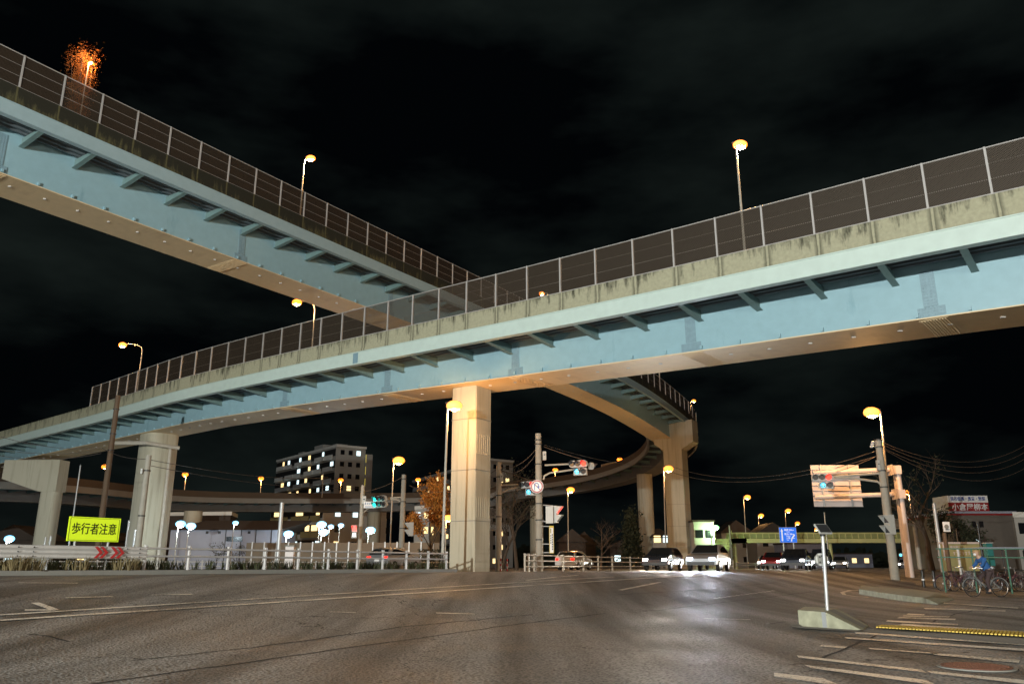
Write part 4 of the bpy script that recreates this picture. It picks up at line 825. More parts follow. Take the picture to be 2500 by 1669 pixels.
arm(p4, P(886, 1252, 64), P(915, 1226, 64), .05, 'pole_cream')
arm(p6, P(1222, 1184, 50), P(1272, 1182, 50), .05, 'pole_cream'); arm(p6, [P(1221, 1211, 50), P(1226, 1202, 50), P(1240, 1195, 50), P(1272, 1187, 50)], None, .05, 'pole_cream')
arm(p6, P(1163, 1261, 50), P(1217, 1263, 50), .03, 'pole_cream'); arm(p6, P(1160, 1292, 50), P(1216, 1294, 50), .03, 'pole_cream')
arm(p5, P(948, 1215, 60), P(984, 1213, 60), .05, 'pole_cream'); arm(p5, [P(948, 1218, 60), P(970, 1219, 60), P(980, 1225, 60), P(981, 1234, 60)], None, .05, 'pole_cream')
arm(p7, P(1330, 1135, 47), P(1395, 1132, 47), .05, 'pole_cream'); arm(p7, [P(1327, 1170, 47), P(1329, 1161, 47), P(1342, 1154, 47), P(1398, 1146, 47)], None, .05, 'pole_cream')
arm(p7, P(1325, 1232, 47), P(1350, 1234, 47), .03); arm(p7, P(1325, 1272, 47), P(1350, 1271, 47), .03)
arm(p8, P(2036, 1163, 45), P(2147, 1155, 45), .06, 'pole_cream'); arm(p8, [P(2038, 1166, 45), P(2070, 1165, 45), P(2142, 1175, 45), P(2150, 1181, 45), P(2153, 1191, 45)], None, .06, 'pole_cream')
arm(p9, P(1984, 1154, 49), P(2195, 1145, 49), .14, 'panel_pink', 'gantry_arm'); arm(p9, P(1989, 1213, 49), P(2208, 1205, 49), .14, 'panel_pink', 'gantry_arm')
for px, py in ((2186, 1147), (2196, 1206)):
    c = P(px, py, 48.9); mb = MB(); mb.box(c, (.5, .5, .5)); mb.box(c + Vector((-.3, 0, 0)), (.06, .62, .62)); mb.build('flange_collar', 'panel_pink', p9)
arm(p10, P(2187, 1278, 82), P(2252, 1280, 82), .12, 'pole_cream', 'gantry_arm')

def signal(label, c, yaw, n=3, lit=None, arrow=False, s=1.0, second=False, backm='housing'):
    """horizontal traffic signal facing -Y turned by yaw; lit: (index, material)"""
    M = rotz(yaw); c = Vector(c); th = thing('traffic_signal', label, 'traffic light', c, None); X = M @ Vector((1, 0, 0)); Yv = M @ Vector((0, -1, 0)); Z_ = Vector((0, 0, 1))
    def unit(cc, k, litm, arrow_=None):
        mb = MB(); mb.disc(cc + Yv * .10 * s, Yv, .155 * s, .02, 18); mb.build('lens', litm or 'lens_off', th)
        mb = MB(); vs = []; m = 14
        for i in range(m + 1):
            a = R(-25) + R(230) * i / m
            for q, dy, rr in ((0, .1, .175), (1, .44, .16)):
                if q == 1: dy = .20 + .24 * max(0, math.sin(a))
                vs.append(cc + (X * math.cos(a) + Z_ * math.sin(a)) * rr * s + Yv * dy * s)
        mb.add(vs, [(2 * i, 2 * i + 1, 2 * i + 3, 2 * i + 2) for i in range(m)]); mb.sm = True; mb.build('visor', 'visor_dark' if not litm else ('visor_red_glow' if litm == 'lit_red' else 'visor_dark'), th)  # red glow of the lit lens is painted onto its visor
        if arrow_:
            mb = MB(); q = cc + Yv * .13 * s; w = .025 * s
            mb.prism([q + X * a * s + Z_ * b * s for a, b in ((-.022, -.11), (.022, -.11), (.022, .02), (.085, -.03), (.1, .02), (0, .12), (-.1, .02), (-.085, -.03), (-.022, .02))], Yv * .012); mb.build('arrow', 'lit_arrow', th)
    mb = MB(); L_ = .38 * n * s
    poly = []
    for i in range(16):
        a = 2 * math.pi * i / 16; poly.append(c + X * (math.copysign(L_ / 2 - .2 * s, math.cos(a)) + .2 * s * math.cos(a)) + Z_ * .21 * s * math.sin(a) - Yv * .09 * s)
    mb.prism(poly, Yv * .19 * s); mb.build('housing', backm, th)
    for k in range(n):
        unit(c + X * (k - (n - 1) / 2) * .37 * s, k, lit[1] if lit and lit[0] == k else None)
    if arrow is not False:
        cc = c + X * (arrow) * s + Z_ * (-.46 * s); mb = MB(); mb.box(cc + X * .17 * s, (.80 * s, .18 * s, .40 * s), M); mb.build('arrow_housing', 'housing', th)
        unit(cc, 0, 'lens_off', True); unit(cc + X * .38 * s, 0, None)
        mb = MB(); n_ = 20; mb.tube([cc + (X * math.cos(2 * math.pi * i / n_) + Z_ * math.sin(2 * math.pi * i / n_)) * .135 * s + Yv * .125 * s for i in range(n_ + 1)], .008 * s, 5); mb.build('arrow_rim', 'lit_arrow', th)
        pointlight('signal_light', cc + Yv * .5 * s, 1.5, (.1, .75, 1), th, .1)
    if lit: pointlight('signal_light', c + X * (lit[0] - (n - 1) / 2) * .37 * s + Yv * .6 * s, 5, (1, .05, .03) if lit[1] == 'lit_red' else (.05, .9, .75), th, .1)
    return th
def sig_at(px0, px1, py, Y): return P((px0 + px1) / 2, py, Y), 0
signal('red traffic signal with blue arrow hung in front of the large panel at the right', P(2006, 1165, 44.6), R(-12), 3, (2, 'lit_red'), .02, .93)
signal('red traffic signal with blue arrow on the arm of the no U turn pole', P(1412, 1132, 46.6), R(-25), 3, (2, 'lit_red'), -.05, .98)
signal('white backed signal head behind the red one on the same arm', P(1443, 1137, 46.9), R(115), 1, None, False, .98)
signal('traffic signal with blue arrow partly behind the round no U turn sign', P(1288, 1183, 49.6), R(-20), 3, (2, 'lit_red'), .12, .96)
signal('upper green traffic signal above the other by the concrete pole', P(928, 1217, 59.6), R(-35), 3, (0, 'lit_green'), False, 1.1)
signal('lower green traffic signal beside the small name sign', P(928, 1231, 59.6), R(-28), 3, (0, 'lit_green'), False, 1.1)
for c_, lb, cl, pxx in ((P(2232, 1353, 100), 'tiny green signal far down the road right of the orange pole', 'lit_arrow', 0), (P(2280, 1353, 100), 'tiny green signal beside the right hand tree trunk', 'lit_arrow', 0), (P(2203, 1354, 110), 'tiny green signal just right of the big utility pole', 'lit_arrow', 0)):
    th = thing('traffic_signal', lb, 'traffic light', c_); mb = MB(); mb.box(c_, (.9, .2, .4)); mb.build('housing', 'housing', th); mb = MB(); mb.disc(c_ + Vector((-.28, -.11, 0)), (0, -1, 0), .15, .03, 12); mb.build('lens', cl, th)
def ped(label, c, yaw, red=True, s=1.):
    c = Vector(c); M = rotz(yaw); X = M @ Vector((1, 0, 0)); Yv = M @ Vector((0, -1, 0)); th = thing('pedestrian_signal', label, 'pedestrian signal', c); Z_ = Vector((0, 0, 1))
    mb = MB(); mb.box(c, (.42 * s, .30 * s, .95 * s), M); mb.build('housing', 'housing', th)
    for k, dz in enumerate((.24, -.24)):
        q = c + Z_ * dz * s; mb = MB(); mb.box(q + Yv * .155 * s, (.3 * s, .02, .3 * s), M); mb.build('lens', 'lit_red' if (red and k == 0) else 'lens_off', th)
        mb = MB()
        for sd in (-1, 1): mb.prism([q + X * sd * .19 * s + Yv * .15 * s + Z_ * .2 * s, q + X * sd * .19 * s + Yv * .46 * s + Z_ * .2 * s, q + X * sd * .19 * s + Yv * .15 * s - Z_ * .18 * s], X * sd * .012)
        mb.box(q + Yv * .30 * s + Z_ * .2 * s, (.39 * s, .31 * s, .012), M); mb.build('visor', 'housing', th)
    if red: pointlight('signal_light', c + Z_ * .24 + Yv * .4, 7, (1, .05, .03), th, .08)
    return th
ped('red pedestrian signal in front of the slim pier', P(1166, 1276, 49.8), R(-38)); ped('red pedestrian signal facing right beside the no U turn pole', P(1355, 1255, 46.9), R(72))
ped('grey backed pedestrian signal close to the no U turn pole', P(1342, 1256, 46.7), R(172), False); ped('red pedestrian signal left of the brown signal pole', P(866, 1297, 63), R(0)); ped('white pedestrian signal seen from the side right of the concrete pole', P(1003, 1291, 59), R(-72), False)
ped('white pedestrian signal seen from the side on the big right hand pole', P(2172, 1280, 44.8), R(-78), False, 1.1)
# --- flat signs
def plate(th, name, c, X, Zv, w, h, m, t=.03):
    X = Vector(X).normalized(); Zv = Vector(Zv).normalized(); N_ = X.cross(Zv); q = Vector(c) - X * w / 2 - Zv * h / 2; mb = MB(); mb.prism([q, q + X * w, q + X * w + Zv * h, q + Zv * h], -N_ * t); return mb.build(name, m, th)
ZU = Vector((0, 0, 1))
# yellow warning sign
sa, sb = P(166, 1291, 26.6), P(292, 1295, 28.0); zc = (sa.z + sb.z) / 2 + .02; X = (sb - sa); X.z = 0; wid = X.length; X.normalize(); N_ = X.cross(ZU); c = (sa + sb) / 2; c.z = zc; hgt = zat(1261, sa.y) - zat(1321, sa.y)
th = thing('warning_sign', 'bright yellow green rectangular sign with black characters warning of pedestrians', 'road sign', (c.x, c.y, gz(c.x, c.y)))
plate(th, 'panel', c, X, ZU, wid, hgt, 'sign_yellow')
mb = MB()
for x0, z0, w, h in ((0, hgt / 2 - .035, wid - .1, .012), (0, -hgt / 2 + .035, wid - .1, .012)): mb.box(c + ZU * z0 + N_ * .003 + X * x0, (w, .004, h), rotz(math.atan2(X.y, X.x)))
for sd in (-1, 1): mb.box(c + X * sd * (wid / 2 - .045) + N_ * .003, (.012, .004, hgt - .07), rotz(math.atan2(X.y, X.x)))
mb.build('border', 'black', th)
text('歩行者注意', hgt * .50, 'black', th, 'lettering', c - ZU * .01, X, ZU, N_, .006, .004, .98 * wid / (hgt * .5 * 5 * 1.12))
for sd in (-.32, .32):
    q = c + X * wid * sd; mb = MB(); mb.tube([(q.x - N_.x * .07, q.y - N_.y * .07, gz(q.x, q.y)), (q.x - N_.x * .07, q.y - N_.y * .07, c.z + hgt * .3)], .035, 8); mb.build('leg', 'galv', th)
# no U turn sign
c = P(1311, 1187, 46.4); th = thing('no_u_turn_sign', 'round red and white sign with a blue U turn arrow on the grey pole', 'road sign', c); yaw = R(-14); X = rotz(yaw) @ Vector((1, 0, 0)); N_ = X.cross(ZU); Rr = .38
mb = MB(); mb.disc(c, N_, Rr, .02, 40); mb.build('rim', 'sign_white', th)
mb = MB(); mb.disc(c + N_ * .021, N_, Rr * .96, .006, 40); mb.build('red_ring', 'sign_red', th)
mb = MB(); mb.disc(c + N_ * .028, N_, Rr * .72, .006, 40); mb.build('face', 'sign_white', th)
mb = MB(); d1 = (X * .72 - ZU * .7).normalized(); mb.bar(c - d1 * Rr * .74 + N_ * .037, c + d1 * Rr * .74 + N_ * .037, .05, .006, N_); mb.build('bar', 'sign_red', th)
mb = MB(); pts = [c + N_ * .045 + X * (-.13) - ZU * .19] + [c + N_ * .045 + X * (-.02 - .11 * math.cos(R(a))) + ZU * (.08 + .11 * math.sin(R(a))) for a in range(0, 181, 20)] + [c + N_ * .045 + X * .09 + ZU * 0]
for a_, b_ in zip(pts, pts[1:]): mb.bar(a_, b_ + (b_ - a_) * .15, .05, .006, N_)
q = c + N_ * .045 + X * .09; mb.prism([q + X * .09 + ZU * .02, q - ZU * .16, q - X * .09 + ZU * .02], N_ * .006); mb.build('arrow', 'sign_navy', th)
# direction sign
Y = 104; a0, a1 = P(1904, 1305, Y), P(1944, 1305, Y); w = (a1 - a0).length * 1.02; c = (a0 + a1) / 2; h = zat(1287, Y) - zat(1323, Y); X = Vector((1, 0, 0)); N_ = Vector((0, -1, 0))
th = thing('direction_sign', 'blue direction sign with white characters, distances and arrows', 'road sign', (c.x, Y, gz(c.x, Y)))
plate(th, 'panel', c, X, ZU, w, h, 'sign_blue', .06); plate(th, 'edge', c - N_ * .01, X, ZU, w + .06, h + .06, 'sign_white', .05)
f_ = h / 2.2
for s_, xx, zz, sz in (('高崎 80km', .22, .78, .34), ('Takasaki', .02, .50, .16), ('熊谷 38km', .22, .12, .34), ('Kumagaya', .02, -.16, .16), ('上尾', -.02, -.50, .34), ('1km', .85, -.50, .22), ('Ageo', -.1, -.80, .16)):
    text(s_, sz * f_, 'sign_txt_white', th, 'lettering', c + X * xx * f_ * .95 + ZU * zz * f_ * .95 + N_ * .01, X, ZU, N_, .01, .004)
mb = MB(); q = c - X * .92 * f_ + N_ * .01; mb.prism([q + X * a * f_ + ZU * b * f_ for a, b in ((-.1, -.9), (.1, -.9), (.1, .55), (.2, .55), (0, .95), (-.2, .55), (-.1, .55))], N_ * .01)
q = c + X * .62 * f_ + N_ * .01; mb.prism([q + X * a * f_ + ZU * b * f_ for a, b in ((-.3, -.95), (-.1, -.95), (.02, -.5), (.45, -.05), (.3, .08), (-.1, -.35))], N_ * .01); mb.build('arrows', 'sign_txt_white', th)
for sd in (-.3, .3): mb = MB(); mb.tube([(c.x + sd * w, Y + .15, gz(c.x, Y)), (c.x + sd * w, Y + .15, c.z)], .1, 8); mb.build('leg', 'galv', th)
# big sign panel seen from behind
Y = 49.3; cs = [P(1981, 1136, Y), P(2098, 1132, Y), P(2107, 1235, Y), P(1988, 1237.5, Y)]; x0 = (cs[0].x + cs[3].x) / 2; x1 = (cs[1].x + cs[2].x) / 2; z1 = (cs[0].z + cs[1].z) / 2; z0 = (cs[2].z + cs[3].z) / 2
th = thing('road_sign', 'large pale sign panel seen from behind with horizontal ribs on two gantry arms', 'road sign', ((x0 + x1) / 2, Y, z0))
nrow = 8
for k in range(nrow):
    za = z0 + (z1 - z0) * k / nrow; zb = z0 + (z1 - z0) * (k + 1) / nrow
    mb = MB(); mb.box(((x0 + x1) / 2, Y + .1, (za + zb) / 2), (x1 - x0, .03, zb - za - .02)); mb.box(((x0 + x1) / 2, Y + .06, za + .02), (x1 - x0, .07, .03)); mb.build('board', 'panel_pink', th)
for fx in (.2, .78):
    xx = x0 + (x1 - x0) * fx; mb = MB(); mb.box((xx, Y + .02, (z0 + z1) / 2), (.09, .07, z1 - z0 - .02)); mb.build('mounting_rail', 'galv', th)
# small far gantry sign from behind
Y = 82; c = P(2195, 1278, Y); th = thing('road_sign', 'small yellowish sign panel seen from behind between the two big poles', 'road sign', c)
for k in range(5): mb = MB(); mb.box(c + Vector((0, -.2, (k - 2) * .21)), (.95, .05, .17)); mb.build('board', 'pole_cream', th)
for k in (-.5, 0, .5): mb = MB(); mb.box(c + Vector((k, -.24, 0)), (.06, .04, 1.1)); mb.build('mounting_rail', 'galv', th)
# name sign by the green signals
Y = 63.4; c = P(903, 1231.5, Y); th = thing('name_sign', 'white junction name board with blue characters between the brown pole and the green lamps', 'road sign', c); plate(th, 'panel', c, (1, 0, 0), ZU, .95, .5, 'sign_white')
mb = MB()
for k in range(5):
    for q_ in range(3): mb.box(c + Vector((-.34 + k * .165, -.012, .10 + (q_ - 1) * .055)), (.11, .01, .022))
    mb.box(c + Vector((-.34 + k * .165, -.012, .10)), (.02, .01, .14))
mb.box(c + Vector((-.02, -.012, -.14)), (.72, .01, .045)); mb.build('characters', 'sign_navy', th)
# tall banner on the no U turn pole
Y = 46.8; c = P(1346.5, 1316, Y); h = zat(1283, Y) - zat(1350, Y); th = thing('banner_sign', 'tall narrow yellow edged banner hung beside the no U turn pole', 'sign', c)
plate(th, 'backing', c, (1, 0, 0), ZU, .26, h, 'tile_yellow', .02); plate(th, 'face', c + Vector((0, -.03, -.04)), (1, 0, 0), ZU, .20, h - .14, 'sign_white', .015)
mb = MB(); mb.box(c + Vector((-.045, -.05, h / 2 - .28)), (.06, .01, .26)); mb.build('emblem', 'board_green', th)
mb = MB()
for k in range(7): mb.box(c + Vector((.045, -.05, h / 2 - .5 - k * .13)), (.055, .01, .08)); 
for k in range(4): mb.box(c + Vector((-.045, -.05, h / 2 - .55 - k * .13)), (.045, .01, .07))
mb.build('characters', 'dark', th)
for py in (1284, 1327, 1348): mb = MB(); mb.tube([P(1325, py, Y), P(1341, py, Y)], .022, 6); mb.build('bracket', 'galv', th)
# small white board on the brown post
Y = 47.9; c = P(2311, 1285, Y); th = thing('small_sign', 'small white notice board with a grey emblem beside the white street lamp', 'sign', c); plate(th, 'panel', c, (1, 0, 0), ZU, .40, .56, 'sign_white'); mb = MB(); mb.disc(c + Vector((0, -.002, .0)), (0, -1, 0), .13, .01, 18); mb.build('emblem', 'kerb', th); mb = MB(); mb.box(c + Vector((.02, -.01, -.16)), (.24, .01, .05)); mb.build('caption', 'dark', th)

# ================================================================== overhead cables
def cable(label, a, b, sag, r=.018, m='cable', name='power_cable'):
    pts = []
    a = Vector(a); b = Vector(b)
    for i in range(25):
        t = i / 24; p = a.lerp(b, t); p.z -= sag * 4 * t * (1 - t); pts.append(p)
    mb = MB(); mb.tube(pts, r, 5); return tag(mb.build(name, m), label, 'cable', 'overhead cables')
for a_, b_, sg, lb in ((P(0, 1065, 50), P(247, 1093, 52), .3, 'highest black cable reaching the dark utility pole from the left edge'), (P(0, 1098, 50), P(247, 1101, 52), .2, 'middle black cable reaching the dark utility pole from the left'), (P(0, 1112, 50), P(247, 1106, 52), .3, 'lowest black cable reaching the dark utility pole from the left'),
                       (P(248, 1092, 52), P(356, 1120, 40), .2, 'cable from the dark utility pole to the pale grey pole'), (P(357, 1120, 40), P(800, 1165, 74), .4, 'upper cable crossing the rounded pier towards the apartment block'), (P(357, 1134, 40), P(875, 1190, 64), .4, 'lower cable crossing the rounded pier'),
                       (P(1000, 1185, 58), P(1219, 1140, 50), .9, 'cable crossing the slim pier to the top of the orange lit pole'), (P(985, 1162, 60), P(884, 1200, 64), .2, 'stay wire from the concrete pole to the brown pole'),
                       (P(1220, 1138, 50), P(1320, 1080, 47), .55, 'sagging upper cable between the orange lit pole and the no U turn pole'), (P(1220, 1144, 50), P(1321, 1086, 47), .8, 'sagging lower cable between the orange lit pole and the no U turn pole'),
                       (P(1222, 1148, 50), P(1300, 1173, 50), .02, 'straight stay wire above the blue arrow signal'), (P(1328, 1090, 47), P(1420, 1120, 46.6), .03, 'stay wire from the no U turn pole to the red signal'),
                       (P(1330, 1086, 47), P(1640, 1135, 80), .5, 'long dark cable passing behind the red signal'), (P(1640, 1138, 80), P(2140, 1100, 45), 1.3, 'long cable from the tall pier to the big right hand pole'), (P(1640, 1152, 80), P(2142, 1112, 45), 1.2, 'second long cable from the tall pier to the big right hand pole'),
                       (P(2040, 1152, 44.6), P(2142, 1112, 45), .05, 'stay wire sloping from the panel signal up to the big pole'),
                       (P(2156, 1080, 45), P(2640, 920, 70), 3.6, 'topmost cable sagging right from the big pole'), (P(2157, 1086, 45), P(2640, 935, 70), 3.7, 'second cable sagging right from the big pole'), (P(2157, 1093, 45), P(2640, 950, 70), 3.8, 'third cable sagging right from the big pole'), (P(2158, 1096, 45), P(2640, 960, 70), 4.2, 'lowest cable sagging right from the big pole'),
                       (P(2222, 1205, 60), P(2303, 1232, 60), .7, 'cable from the orange gantry pole to the pale grey pole'), (P(2250, 1275, 82), P(2302, 1235, 60), .6, 'cable from the small gantry up to the pale grey pole')):
    cable(lb, a_, b_, sg, .016 if a_[1] < 60 else .022, 'twig' if 'big pole' in lb or 'orange' in lb or 'stay' in lb else 'cable')
for k, dz in enumerate((0, .25, .5)):   # insulators at the head of the right pole
    c = P(2140, 1088, 45) + Vector((-.25 + .05 * k, -.1, -.05 + dz * .5)); th = thing('insulator', ('lowest', 'middle', 'highest')[k] + ' white insulator at the head of the big right hand pole', 'insulator', c, 'insulators')
    mb = MB(); mb.tube([c, c + Vector((.35, 0, 0))], .02, 6); mb.build('crossarm', 'galv', th); mb = MB()
    for q in range(3): mb.disc(c + Vector((-.02 - .05 * q, 0, 0)), (-1, 0, 0), .06, .03, 10)
    mb.build('discs', 'sign_white', th)
# ================================================================== buildings
def Yz(py, z):
    v = (834.5 - py) / F; return (z - CH) / ((ST + v * CT) / (CT - v * ST))
def block(label, A, C_, B, zt, floors, balc=True, nb=6, rnd=1, wallm='wall_grey', balm='balcony', lit=.16, nwin=3, cat='apartment block', name='apartment_block', z0=.5, warm=.6, roofh=.5):
    """footprint corners A (left far), C (near corner), B (right far) on the ground; balconies face A-C, windows face C-B"""
    rg = random.Random(rnd); A, C_, B = [Vector((p[0], p[1], 0)) for p in (A, C_, B)]; D_ = A + B - C_; th = thing(name, label, cat, (C_.x, C_.y, z0))
    up = Vector((0, 0, zt - z0)); base = [p + Vector((0, 0, z0)) for p in (A, C_, B, D_)]; mb = MB(); mb.prism(base, up); mb.build('wall', wallm, th)
    cen = (A + B) / 2; mb = MB(); mb.prism([cen + (p - cen) * 1.02 + Vector((0, 0, zt + .003)) for p in (A, C_, B, D_)], Vector((0, 0, roofh))); mb.build('roof', 'balcony', th)
    u = (C_ - A); Lf = u.length; u.normalize(); nf = Vector((u.y, -u.x, 0)); 
    if nf.dot(-C_) < 0: nf = -nf
    v = (B - C_); Lr = v.length; v.normalize(); nr = Vector((v.y, -v.x, 0))
    if nr.dot(-C_) < 0: nr = -nr
    fh = (zt - z0) / floors; Mf = rotz(math.atan2(u.y, u.x)); Mr = rotz(math.atan2(v.y, v.x))
    for k in range(floors):
        z = z0 + fh * k
        if balc:
            mb = MB(); mb.box(A + u * Lf / 2 + nf * .02 + ZU * (z + fh * .55), (Lf - .2, .03, fh * .62), Mf); mb.build('recess_shade', 'shade', th)  # flat dark strip stands in for the shade behind the balconies
            for q in range(nb):
                w = Lf / nb; s_ = (q + .5) * w + (w * .2 if (k + q) % 2 else -w * .1); s_ = min(max(s_, w * .5), Lf - w * .5); mb = MB()
                mb.box(A + u * s_ + nf * (.62 if (k + q) % 2 else .40) + ZU * (z + .52), (w * .86, .12, 1.05), Mf); mb.box(A + u * s_ + nf * .33 + ZU * (z + .03), (w * .86, .5, .1), Mf); mb.build('balcony', balm, th)
                if rg.random() < lit * 1.8:
                    mb = MB(); mb.box(A + u * (s_ + rg.uniform(-.25, .25) * w) + nf * .06 + ZU * (z + fh * .62), (rg.uniform(.8, 1.9), .05, fh * .36), Mf); mb.build('window', 'win_warm' if rg.random() < warm else 'win_cool', th)
        else:
            for q in range(nb):
                mb = MB(); mb.box(A + u * (q + .5) * Lf / nb + nf * .03 + ZU * (z + fh * .6), (Lf / nb * .5, .06, fh * .4), Mf); mb.build('window', ('win_warm' if rg.random() < warm else 'win_cool') if rg.random() < lit else 'win_dark', th)
        for q in range(nwin):
            mb = MB(); c = C_ + v * Lr * (.22 + .27 * q) + nr * .03 + ZU * (z + fh * .58); mb.box(c, (1.0, .06, 1.1), Mr); mb.build('window', ('win_warm' if rg.random() < warm else 'win_cool') if rg.random() < lit else 'win_dark', th)
    return th, (u, nf, v, nr)
def fp(px, Y, z): return (xat(px, Y, z), Y)
zA = zat(1090, 190)
C0_ = fp(821, 190, zA); YA = Yz(1127, zA); YB = Yz(1096, zA)
th, (u, nf, v, nr) = block('large ten storey apartment block with staggered white balconies and a few lit windows', fp(676, YA, zA), C0_, fp(893, YB, zA), zA, 10, nb=6, rnd=3, lit=.42)
mb = MB(); e = Vector((*fp(900, YB, zA), 0)); mb.box(e + ZU * (zA / 2 - .6), (1.6, 1.6, zA - 1.5), rotz(math.atan2(v.y, v.x))); mb.build('stair_tower', 'wall_grey', th)
for fx, w_, h_ in ((.25, 3, 1.6), (.55, 5, 2.2), (.82, 2.2, 1.4)):
    q = Vector((*fp(676 + (821 - 676) * fx, YA + (190 - YA) * fx, zA), 0)) + Vector((2.5, 4.5, 0)); mb = MB(); mb.box(q + ZU * (zA + .5 + h_ / 2), (w_, 3, h_), rotz(math.atan2(u.y, u.x))); mb.build('roof_plant', 'wall_grey', th)
for k in range(9): mb = MB(); mb.box(e - Vector((0, .85, 0)) + ZU * (zA - 2.4 - k * zA / 10), (.9, .06, 1.9), rotz(math.atan2(v.y, v.x))); mb.build('stair_window', 'win_yel', th)
zB_ = zat(1124, 200)
block('second apartment block half hidden behind the slim pier', fp(1008, Yz(1176, zB_), zB_), fp(1196, 200, zB_), fp(1252, Yz(1129, zB_), zB_), zB_, 8, nb=7, rnd=8, lit=.2, warm=.8)
zC = zat(1241, 150)
block('low apartment block with dull yellow balconies below the far ramp', fp(662, 150, zC), fp(790, 143, zC), fp(945, 152, zC), zC, 4, nb=5, rnd=5, balm='balc_yellow', lit=.22, nwin=5, warm=.4)
block('brownish low building with four lit windows behind the orange tree', fp(1012, 120, 8), fp(1050, 118, 8), fp(1075, 124, 8), zat(1241, 118), 4, balc=False, nb=2, rnd=12, lit=.6, nwin=1, warm=.9)
# shed
th = thing('storage_shed', 'long pale shed with a dark pitched roof behind the rounded pier', 'shed', (*fp(560, 98, 2), .84)); x0, x1 = xat(412, 98, 3), xat(676, 98, 3); zt = zat(1293, 98)
mb = MB(); mb.box(((x0 + x1) / 2, 102, (zt + .5) / 2), (x1 - x0, 8, zt - .5)); mb.build('wall', 'shed_wall', th)
mb = MB(); mb.prism([(x0 - .3, 97.7, zt + .003), (x0 - .3, 106.3, zt + .003), (x0 + 2.5, 102, zt + 1.3)], Vector((x1 - x0 + .6, 0, 0))); mb.build('roof', 'roof_dark', th)
for px in (548, 586, 622, 660): mb = MB(); mb.box((xat(px, 98, 3), 97.96, (zt + .8) / 2 + .2), (.09, .05, zt - 1)); mb.build('joint', 'dark', th)
mb = MB(); mb.box((xat(568, 98, 2), 97.95, zat(1315, 98)), (1.9, .06, .55)); mb.build('window', 'win_dark', th)
for px in (502, 532, 605): mb = MB(); mb.box((xat(px, 98, 3), 97.94, zat(1299, 98)), (.3, .1, .3)); mb.build('wall_box', 'dark', th)
th, _ = block('dark low hall with small lit windows above the shed roof', fp(330, 118, 6), fp(560, 116, 6), fp(575, 122, 6), zat(1258, 117), 1, balc=False, nb=5, rnd=2, lit=.5, nwin=0, wallm='roof_dark', cat='building', name='low_building', warm=.5)
th = thing('boundary_wall', 'low grey boundary wall of the car park behind the railings', 'wall', (*fp(850, 84, 1), .84)); x0, x1 = xat(600, 84, 2), xat(1072, 84, 2); mb = MB(); mb.box(((x0 + x1) / 2, 84, .8), (x1 - x0, .2, 2 * (zat(1324, 84) - .8))); mb.build('panels', 'wall_panel', th)
n_ = 16
for k in range(n_): mb = MB(); mb.box((x0 + (x1 - x0) * (k + .5) / n_, 83.85, 1.4), (.12, .12, 2 * (zat(1322, 84) - 1.4))); mb.build('post', 'galv', th)
# right: house by the tall pier, houses behind the footbridge
def house(label, px0, px1, Y, py_eave, ridge, wallm='wall_grey', lit=0, depth=7, rnd=1, hip=False):
    rg = random.Random(rnd); x0, x1 = xat(px0, Y, 3), xat(px1, Y, 3); ze = zat(py_eave, Y); th = thing('house', label, 'house', ((x0 + x1) / 2, Y, .8)); mb = MB(); mb.box(((x0 + x1) / 2, Y + depth / 2, (ze + .5) / 2), (x1 - x0, depth, ze - .5)); mb.build('wall', wallm, th)
    mb = MB()
    if ridge > 0:
        if hip: mb.add([(x0 - .4, Y - .4, ze + .002), (x1 + .4, Y - .4, ze + .002), (x1 + .4, Y + depth + .4, ze + .002), (x0 - .4, Y + depth + .4, ze + .002), ((x0 * .65 + x1 * .35), Y + depth / 2, ze + ridge), ((x0 * .35 + x1 * .65), Y + depth / 2, ze + ridge)], [(0, 1, 5, 4), (1, 2, 5), (2, 3, 4, 5), (3, 0, 4), (0, 3, 2, 1)])
        else: mb.prism([(x0 - .4, Y - .4, ze + .002), (x1 + .4, Y - .4, ze + .002), ((x0 + x1) / 2, Y - .4, ze + ridge)], Vector((0, depth + .8, 0)))
    else: mb.box(((x0 + x1) / 2, Y + depth / 2, ze + .12), (x1 - x0 + .3, depth + .3, .22))
    mb.build('roof', 'roof_dark', th)
    n = max(2, int((x1 - x0) / 2.2))
    for k in range(n):
        for z in ([1.9, 4.6] if ze > 5.2 else [1.9]):
            mb = MB(); mb.box((x0 + (x1 - x0) * (k + .5) / n, Y - .02, z + .5), (1.0, .06, 1.0)); mb.build('window', ('win_warm' if rg.random() < .5 else 'win_cool') if rg.random() < lit else 'win_dark', th)
    return th
